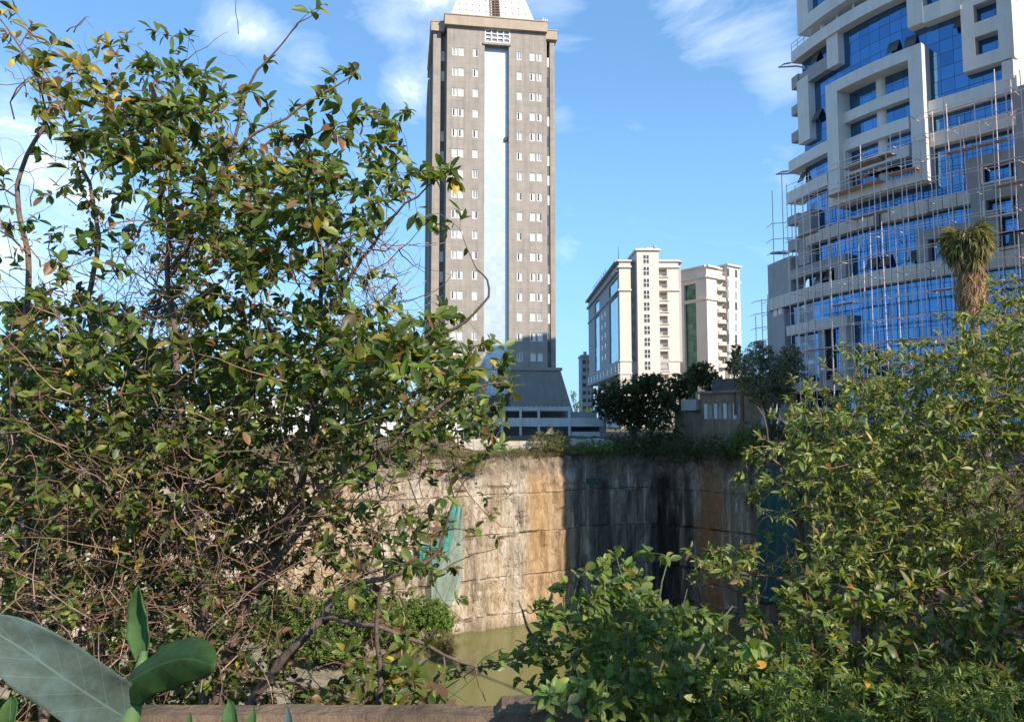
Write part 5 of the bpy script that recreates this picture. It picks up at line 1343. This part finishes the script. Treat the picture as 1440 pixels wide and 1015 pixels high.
    tr += [trunk([(880, 1015, 3.4), (840, 985, 2.9), (800, 982, 2.5), (775, 990, 2.35)], .006, .003)]
    tg = np.vstack([tg, np.array([tuple(e) for e in ex])])
    G3 = [(.4, (.125, .185, .034)), (.3, (.16, .22, .045)), (.2, (.21, .26, .085)), (.05, (.035, .065, .02)), (.03, (.26, .25, .06))]
    n += grow(rt, rng, tr, tg, G3, (.038, .072), .5, (5, 8), twig_col=(.13, .16, .075), trunk_col=(.12, .13, .07), along=6, up=.45, bare=.02)
    # feathery weeds along the bottom right
    b = P(1200, 1010, 3.0)
    rt = thing('feathery_weeds', 'soft feathery green weeds along the bottom right edge of the picture', 'weeds', (b.x, b.y, -.8)); rt['kind'] = 'stuff'
    rows = ['..1233222222334', '.34555444455666', '578887777888888', '888888888888888', '888888888888888']
    tg = map_targets(rng, rows, 990, 895, 34, 1.1, lambda r, x, y: 3.1 + (r.random() - .5) * .7)
    tr = [trunk([(1000 + k * 52, 1100, 3.1), (1003 + k * 53, 1010, 3.1), (1008 + k * 52, 960, 3.1)], .007, .002) for k in range(10)]
    n += grow(rt, rng, tr, tg, [(.5, (.11, .165, .026)), (.4, (.15, .20, .034)), (.1, (.20, .22, .06))], (.03, .06), .2, (9, 14), twig_col=(.08, .12, .04), trunk_col=(.09, .13, .045), along=12, up=.5, twig_r=.002)
    print('right leaves', n)
right_bushes()

# ------------------------------------------------------------------ large-leaved plant close to the lens, and seedlings by the parapet
def big_leaves():
    def veined(name, col, pale, rough=.5):
        m = mat(name, col, rough + .15, 0, .12); nt = m.node_tree; b = nt.nodes['Principled BSDF']; uv = N(nt, 'ShaderNodeUVMap').outputs[0]
        sp = N(nt, 'ShaderNodeSeparateXYZ'); L(nt, uv, sp.inputs[0])
        av = math_(nt, 'ABSOLUTE', sp.outputs[1]); mid = math_(nt, 'LESS_THAN', av, .035)
        fr = math_(nt, 'FRACT', math_(nt, 'ADD', math_(nt, 'MULTIPLY', sp.outputs[0], 6.5), math_(nt, 'MULTIPLY', av, -1.6))); vn = math_(nt, 'LESS_THAN', fr, .06)
        f = math_(nt, 'MAXIMUM', mid, math_(nt, 'MULTIPLY', vn, .55))
        n = N(nt, 'ShaderNodeTexNoise', i_Scale=26.0, i_Detail=9.0, i_Roughness=.7); L(nt, N(nt, 'ShaderNodeNewGeometry').outputs['Position'], n.inputs['Vector'])
        c = mixc(nt, ramp(nt, n.outputs[0], ((.38, 0.0), (.62, 1.0))), col, (col[0] * .62 + .012, col[1] * .60, col[2] * .5))
        L(nt, mixc(nt, math_(nt, 'MULTIPLY', f, .8), c, pale), b.inputs['Base Color'])
        bp = N(nt, 'ShaderNodeBump', i_Strength=.25, i_Distance=.004); L(nt, math_(nt, 'ADD', math_(nt, 'MULTIPLY', f, -1.0), math_(nt, 'MULTIPLY', n.outputs[0], .4)), bp.inputs['Height']); L(nt, bp.outputs[0], b.inputs['Normal'])
        t = N(nt, 'ShaderNodeBsdfTranslucent'); t.inputs[0].default_value = (col[0] * 1.6, col[1] * 1.7, col[2], 1); mx = N(nt, 'ShaderNodeMixShader', i_0=.25)
        L(nt, b.outputs[0], mx.inputs[1]); L(nt, t.outputs[0], mx.inputs[2]); L(nt, mx.outputs[0], nt.nodes['Material Output'].inputs[0]); return m
    grey = veined('bloomy leaf', (.115, .175, .165), (.16, .23, .21)); green = veined('deep green leaf', (.050, .115, .030), (.10, .18, .06), .4); mid_ = veined('green leaf', (.085, .18, .06), (.14, .24, .10))
    def blade(name, axis, width, side, m, parent, prof=None, cup=.18, wav=.03, seed=0):
        """axis: list of Vectors along the midrib; side: sideways direction; a shallow cupped blade with thickness"""
        ax = smooth_line([tuple(a) + (0,) for a in axis], .012)[:, :3]; n = len(ax); K = 9; me = bpy.data.meshes.new(name); V = []; U = []; Fc = []
        tg = nrmz(np.gradient(ax, axis=0)); sd = np.array(side)
        for i in range(n):
            t = i / (n - 1); w = (prof(t) if prof else math.sin(math.pi * min(1, t * .97 + .03)) ** .75) * width / 2
            s = nrmz(sd - tg[i] * sd.dot(tg[i])); nr_ = np.cross(s, tg[i])
            for k in range(-K, K + 1):
                q = k / K; rip = wav * math.sin(t * 17 + q * 3 + seed) * abs(q) ** 2
                p = ax[i] + s * w * q + nr_ * (cup * w * q * q + rip * w * 1.2); V.append(tuple(p)); U.append((t, q))
        W_ = 2 * K + 1
        for i in range(n - 1):
            for k in range(W_ - 1): a = i * W_ + k; Fc.append((a, a + 1, a + W_ + 1, a + W_))
        o0 = wloc(parent); me.from_pydata([(x - o0.x, y - o0.y, z - o0.z) for x, y, z in V], [], Fc); uvl = me.uv_layers.new(name='UVMap')
        for lp in me.loops: uvl.data[lp.index].uv = U[lp.vertex_index]
        me.polygons.foreach_set('use_smooth', [True] * len(Fc)); me.materials.append(m); o = bpy.data.objects.new(name, me); link(o, parent)
        md = o.modifiers.new('thickness', 'SOLIDIFY'); md.thickness = .0012; return o
    b = P(180, 1015, 1.25)
    rt = thing('broad_leaf_plant', 'young plant with one huge blue grey leaf and dark green leaves close to the lens', 'plant', (b.x, b.y, 0))
    st = MB(); st.tube([(b.x + .03, b.y + .05, 0), P(160, 1120, 1.24), P(176, 1040, 1.24), P(188, 985, 1.25), P(198, 940, 1.26), P(203, 915, 1.27)], [.016, .016, .017, .015, .010, .005], 10)
    st.build('stem', mat('green stalk', (.10, .17, .06), .5, var=.2, vscale=30), rt, True)
    hp = lambda t: (min(1, (t / .12)) ** .6) * (1 - max(0, (t - .5) / .5) ** 2.2) ** .7 if t < 1 else 0.02
    blade('leaf', [P(182, 1012, 1.24), P(140, 986, 1.20), P(86, 950, 1.15), P(26, 908, 1.12), P(-45, 868, 1.10)], .090, Vector((.45, .25, .86)), grey, rt, hp, .22, .10)
    blade('leaf', [P(168, 972, 1.25), P(195, 950, 1.22), P(232, 932, 1.17), P(265, 926, 1.12), P(303, 936, 1.07)], .072, Vector((-.25, .62, .74)), green, rt, hp, .45, .11, 2)
    blade('leaf', [P(203, 935, 1.27), P(204, 900, 1.29), P(202, 865, 1.30), P(194, 822, 1.29)], .058, Vector((.85, -.5, 0)), mid_, rt, None, .5, .05, 4)
    for k, (x, y, Yd, lean, w, lab) in enumerate(((322, 982, 1.75, -8, .045, 'small upright seedling leaf below the parapet, left of its pair'), (357, 992, 1.75, 6, .030, 'thin seedling leaf below the parapet, between two others'), (404, 992, 1.75, -6, .026, 'thin blue green seedling leaf standing apart below the parapet'), (16, 978, 1.5, 4, .05, 'green seedling leaf under the huge blue grey leaf in the corner'), (268, 1000, 1.7, 6, .024, 'tiny dark seedling leaf just right of the dark green leaf'))):
        a = P(x, y + 90, Yd); r = thing('seedling', lab, 'seedling', (a.x, a.y, 0), 'seedlings below the parapet')
        m = MB(); m.tube([(a.x, a.y, 0), P(x - lean * .5, y + 120, Yd), P(x - lean, y + 50, Yd)], .004, 6); m.build('stem', mat('thin green stalk', (.10, .16, .06), .6), r)
        blade('leaf', [P(x - lean, y + 60, Yd), P(x - lean * .6, y + 35, Yd - .02), P(x, y, Yd + .01)], w, Vector((.9, -.35, 0)), grey if k in (2,) else mid_, r, None, .35, .05, k)
big_leaves()
# ------------------------------------------------------------------ trees and bushes further off
def ell_targets(rng, blobs, n):
    vol = np.array([b[3] * b[4] * b[5] for b in blobs]); out = []
    for b, k in zip(blobs, np.round(n * vol / vol.sum()).astype(int)):
        d = nrmz(rng.normal(0, 1, (k, 3))) * (rng.random((k, 1)) ** .45); out.append(d * np.array(b[3:6]) + np.array(b[:3]))
    return np.vstack(out)
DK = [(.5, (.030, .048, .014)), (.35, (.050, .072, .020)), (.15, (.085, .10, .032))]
MID = [(.4, (.050, .068, .022)), (.35, (.075, .090, .030)), (.15, (.11, .115, .045)), (.1, (.13, .09, .05))]
GREY = [(.4, (.17, .175, .105)), (.35, (.25, .24, .15)), (.15, (.33, .30, .19)), (.1, (.08, .085, .045))]
LUSH = [(.4, (.11, .18, .03)), (.35, (.155, .22, .04)), (.25, (.07, .12, .022))]
YEL = [(.4, (.17, .15, .045)), (.35, (.12, .12, .035)), (.25, (.22, .18, .07))]
def far_tree(name, label, cat, base, blobs, n, pal, leaf, seed, tr=None, ratio=.5, along=4, ros=(6, 9), col=(.10, .08, .06), group=None, r0=.18, bare=0.03):
    rng = np.random.default_rng(seed); b = Vector(base)
    rt = thing(name, label, cat, b, group)
    tg = ell_targets(rng, blobs, n)
    if tr is None:
        tr = []
        for q in blobs[:6]:
            c = Vector(q[:3]); m = b.lerp(c, .5) + Vector((rng.normal(0, .2), rng.normal(0, .2), .4)) ; m.x = b.x + (m.x - b.x) * .7
            tr.append([(b.x + rng.normal(0, r0 * .6), b.y + rng.normal(0, r0 * .6), b.z - .3, r0), (m.x, m.y, m.z, r0 * .6), (c.x, c.y, c.z, r0 * .3), (c.x + rng.normal(0, .3), c.y, c.z + q[5] * .6, r0 * .1)])
    step = max(.15, blobs[0][3] * .16)
    grow(rt, rng, tr, tg, pal, leaf, ratio, ros, step=step, twig_r=max(.01, r0 * .07), along=along, mat_=LEAF_FAR, simple=True, sides=3, trunk_col=col, twig_col=col, stem_name='trunk', maxr=r0 * .5, bare=bare)
    return rt
def px_blobs(lst, Y, dep):
    """(px, py, rx, ry) in photo pixels at depth Y -> ellipsoids"""
    out = []
    for i, (x, y, rx, ry) in enumerate(lst):
        Yi = Y + ((i * 37) % 10 / 10 - .5) * dep * .8; c = P(x, y, Yi); k = Yi / F; out.append((c.x, c.y, c.z, rx * k, dep * .5, ry * k))
    return out
def far_plants():
    # dark spreading tree in front of the cream blocks
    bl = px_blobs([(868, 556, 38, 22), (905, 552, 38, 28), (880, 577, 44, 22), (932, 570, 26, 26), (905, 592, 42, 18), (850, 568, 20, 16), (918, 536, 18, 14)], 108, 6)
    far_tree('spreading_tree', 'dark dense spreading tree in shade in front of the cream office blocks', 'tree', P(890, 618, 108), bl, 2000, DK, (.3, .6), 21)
    bl = px_blobs([(958, 542, 22, 20), (985, 526, 24, 18), (942, 560, 18, 18), (1004, 540, 18, 18), (1020, 545, 14, 14)], 116, 4)
    far_tree('roadside_tree', 'thin mid green tree behind the old cement building', 'tree', P(972, 600, 116), bl, 1300, MID, (.3, .55), 22)
    bl = px_blobs([(1042, 516, 16, 24), (1068, 502, 22, 24), (1090, 530, 26, 30), (1060, 540, 24, 20), (1110, 512, 18, 30), (1100, 550, 18, 22), (1075, 560, 22, 14)], 84, 5)
    far_tree('grey_green_tree', 'feathery grey green tree in front of the left end of the glass building', 'tree', P(1085, 625, 84), bl, 2800, GREY, (.2, .44), 23, ratio=.3, ros=(7, 11))
    bl = px_blobs([(1036, 495, 8, 16), (1030, 515, 10, 12)], 96, 2)
    far_tree('roadside_tree', 'small dark slender tree beside the right cream block', 'tree', P(1034, 580, 96), bl, 170, DK, (.25, .42), 24)
    bl = px_blobs([(806, 558, 5, 10), (812, 572, 8, 10), (825, 580, 9, 8)], 170, 4)
    far_tree('roadside_tree', 'distant small tree in the gap between tall tower and cream block', 'tree', P(812, 600, 170), bl, 110, LUSH, (.3, .5), 25)
    # bushes along the rim
    k = 0
    def bush(px, py, Y, w, h, pal, lab, n=110, leaf=(.14, .3), seed=None, name='rim_bush', dep=None, ratio=.4):
        nonlocal k; k += 1; rng = np.random.default_rng(100 + k)
        bl = px_blobs([(px, py, w * .5, h * .45), (px - w * .25, py + h * .12, w * .3, h * .35), (px + w * .27, py + h * .1, w * .3, h * .38)], Y, dep or w * Y / F * .7); n = int(n * 3.4)
        b = P(px, py + h * .55, Y)
        far_tree(name, lab, 'bush', b, bl, n, pal, (leaf[0] * 1.2, leaf[1] * 1.25), 200 + k, r0=.05, group=None, ratio=ratio, ros=(6, 10))
    bush(772, 622, 96.5, 64, 40, YEL, 'yellowish scrubby bush on the sunlit cliff edge below the parking deck', 190, (.16, .36), ratio=.16)
    bush(720, 634, 94, 40, 18, YEL, 'dry yellow tuft on the cliff edge left of the yellowish bush', 70, (.12, .28), ratio=.16)
    bush(655, 650, 88, 60, 30, YEL, 'dry scrub hanging on the cliff edge behind the leaves of the left shrub', 110, (.12, .3), ratio=.18)
    bush(840, 630, 100, 70, 30, LUSH, 'low green bush in shade on the cliff edge before the low wall', 130)
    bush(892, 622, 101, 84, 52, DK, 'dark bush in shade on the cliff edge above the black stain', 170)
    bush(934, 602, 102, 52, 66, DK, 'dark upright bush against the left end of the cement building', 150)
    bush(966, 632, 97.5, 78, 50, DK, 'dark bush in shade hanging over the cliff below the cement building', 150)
    bush(1016, 628, 92.5, 74, 44, MID, 'mid green bush on the shaded cliff edge below the grey windows', 150)
    bush(1058, 618, 88.5, 66, 60, LUSH, 'bright green bush on the cliff edge at the right end of the cement building', 190)
    bush(1105, 615, 85, 60, 60, MID, 'mid green bush on the cliff edge beside the grey hut', 190)
    bush(1150, 600, 80, 70, 70, LUSH, 'green bush on the cliff edge half hidden by the sunlit right bush', 170)
    # bushes down on the rubble bank
    bush(505, 858, 80, 130, 66, LUSH, 'lush green bush on the rubble bank by the water, larger of the two', 420, (.2, .42), name='waterside_bush')
    bush(592, 866, 82, 84, 62, LUSH, 'lush green bush on the rubble bank at the foot of the net', 320, (.2, .42), name='waterside_bush')
    bush(622, 905, 80, 40, 46, YEL, 'dry straw coloured bush at the water edge right of the lush bush', 110, (.15, .4), name='waterside_bush', ratio=.12)
    bush(455, 905, 74, 100, 44, LUSH, 'low green bush on the rubble bank nearest the viewer', 320, (.18, .36), name='waterside_bush')
    bush(400, 860, 78, 110, 70, LUSH, 'green bush on the rubble bank behind the shrub stems', 300, (.2, .42), name='waterside_bush')
    # grass along the rim
    rng = np.random.default_rng(3); pos = []
    for i in range(NR):
        p = rim[i]
        if p.y < 60: continue
        for _ in range(15):
            d = rng.random() ** 1.6 * 6 + .6; r_ = (Vector((p.x, p.y)) - Vector((-4, 50))).normalized(); q = p + r_ * d + Vector((rng.normal(0, .3), rng.normal(0, .3))); pos.append((q.x, q.y, ground_z(q.x, q.y, d) - .06))
    pos = np.array(pos); pos = np.repeat(pos, 7, 0); m = len(pos); pos[:, :2] += rng.normal(0, .16, (m, 2))
    d = nrmz(np.array([0, 0, 1.0]) + rng.normal(0, .35, (m, 3))); Ln = rng.uniform(.25, .85, m)
    V, T, Cc = leaf_arrays(pos, d, rng.normal(0, 1, (m, 3)), Ln, np.full(m, .05), rng.uniform(0, .5, m), np.full(m, .3), pick(rng, [(1, (.10, .11, .035)), (1, (.16, .14, .05)), (.7, (.24, .19, .09))], m), True)
    o = np_mesh('grass', V, T, Cc, LEAF_FAR, None); o['kind'] = 'stuff'
    # weeds on the near slope beyond the parapet
    pos = []
    for _ in range(2600):
        x = rng.uniform(-6, 4.5); y = rng.uniform(2.75, 8.0); pos.append((x, y, ground_z(x, y, 0) - .02))
    pos = np.repeat(np.array(pos), 4, 0); m = len(pos); pos[:, :2] += rng.normal(0, .04, (m, 2)); d = nrmz(np.array([0, 0, 1.0]) + rng.normal(0, .5, (m, 3))); Ln = rng.uniform(.08, .3, m)
    V, T, Cc = leaf_arrays(pos, d, rng.normal(0, 1, (m, 3)), Ln, Ln * .14, rng.uniform(0, .6, m), np.full(m, .3), pick(rng, [(1, (.07, .10, .03)), (1, (.14, .12, .05)), (.8, (.25, .19, .10))], m), True)
    o = np_mesh('ground_weeds', V, T, Cc, LEAF, None); o['kind'] = 'stuff'
far_plants()

def palm():
    Y = 40; c = P(1362, 352, Y); b = Vector((c.x + .3, Y, -2.6)); rng = np.random.default_rng(8)
    rt = thing('fan_palm', 'tall shaggy fan palm with a skirt of dead brown fronds before the glass facade', 'palm', b)
    ln = smooth_line([(b.x, b.y, b.z, .30), (b.x + .1, b.y, 3, .26), (c.x + .1, Y, 7, .24), (c.x, Y, c.z - .2, .22)], .3)
    V, T, Cc = tube_arrays([(ln[:, :3], ln[:, 3] * (1 + .08 * np.sin(np.arange(len(ln)) * 2.5)), np.array((.17, .13, .10)))], 12); np_mesh('trunk', V, T, Cc, BARK, rt)
    def frond(o, d, L_, R_, pal, fold, name):
        d = nrmz(np.array(d)); pet = [o, o + d * L_ * .5 + np.array([0, 0, .05]), o + d * L_ - np.array([0, 0, .08 * L_])]
        up = np.array([0, 0, 1.0]) if abs(d[2]) < .9 else np.array([1.0, 0, 0]); s = nrmz(np.cross(d, up)); n = np.cross(s, d); k = 22; a = np.linspace(-1.9, 1.9, k)
        dirs = np.cos(a)[:, None] * d + np.sin(a)[:, None] * s - fold * np.abs(np.sin(a))[:, None] * n * .4 - np.array([0, 0, .15 + fold * .2])
        LV, LT, LC = leaf_arrays(np.tile(pet[-1], (k, 1)), nrmz(dirs), np.tile(n, (k, 1)) + rng.normal(0, .15, (k, 3)), R_ * (.7 + .3 * np.cos(a * .6)) * rng.uniform(.85, 1.1, k), np.full(k, R_ * .085), rng.uniform(.1, .35 + fold, k), np.full(k, .5), pick(rng, pal, k, .15), True)
        return LV, LT, LC, (np.array(pet), np.linspace(.025, .015, 3), np.array(pal[0][1]))
    top = np.array(tuple(c)) + np.array([0, 0, .45])
    for i in range(52):
        az = i * 2.4; el = math.radians(62 - 115 * (i / 51)); d = np.array([math.cos(az) * math.cos(el), math.sin(az) * math.cos(el), math.sin(el)])
        LV, LT, LC, st = frond(top + rng.normal(0, .08, 3), d, rng.uniform(.7, 1.1), rng.uniform(.85, 1.15), [(1, (.11, .12, .035)), (1, (.16, .155, .055)), (.7, (.27, .21, .09))], .6, 'frond'); 
        f = np_mesh('frond', LV, LT, LC, LEAF_FAR, rt); V, T, Cc = tube_arrays([st], 4); np_mesh('stalk', V, T, Cc, BARK, f)
    Vs, Ts, Cs, lines, base = [], [], [], [], 0
    for i in range(130):
        az = rng.uniform(0, 6.28); h = rng.uniform(0, 2.6); d = np.array([math.cos(az) * .8, math.sin(az) * .8, -1.0]); o = top - np.array([0, 0, .5 + h]) + .2 * np.array([math.cos(az), math.sin(az), 0])
        LV, LT, LC, st = frond(o, d, rng.uniform(.4, .9), rng.uniform(.6, 1.0), [(1, (.36, .23, .11)), (1, (.26, .165, .09)), (.5, (.45, .32, .17))], .9, 'x'); Vs.append(LV); Ts.append(LT + base); Cs.append(LC); base += len(LV)
    np_mesh('dead_skirt', np.concatenate(Vs), np.concatenate(Ts), np.concatenate(Cs), LEAF_FAR, rt)
palm()

# unseen tree added behind and right of the viewer to shade the foreground
def shade_tree():
    ux, uy = math.sin(SUN_AZ), -math.cos(SUN_AZ); px_, py_ = -uy, ux
    bl = []
    for q, z, r in ((-.9, 4.2, 1.5), (.8, 5.3, 1.7), (2.5, 5.6, 1.8), (4.2, 5.4, 1.8), (5.8, 4.8, 1.8), (0, 2.5, 1.5), (2, 2.8, 1.8), (4, 2.8, 1.8), (6, 2.5, 1.6)):
        bl.append((ux * 8.2 + px_ * q, uy * 8.2 + py_ * q, z, r, r, r))
    far_tree('added_shade_tree', 'broad green tree added out of view behind the viewpoint to shade the foreground', 'tree', (ux * 8.4 + px_ * 2.3, uy * 8.4 + py_ * 2.3, 0), bl, 900, MID, (.22, .36), 77, ratio=.6, r0=.16)
shade_tree()
print('objects', len(bpy.data.objects))
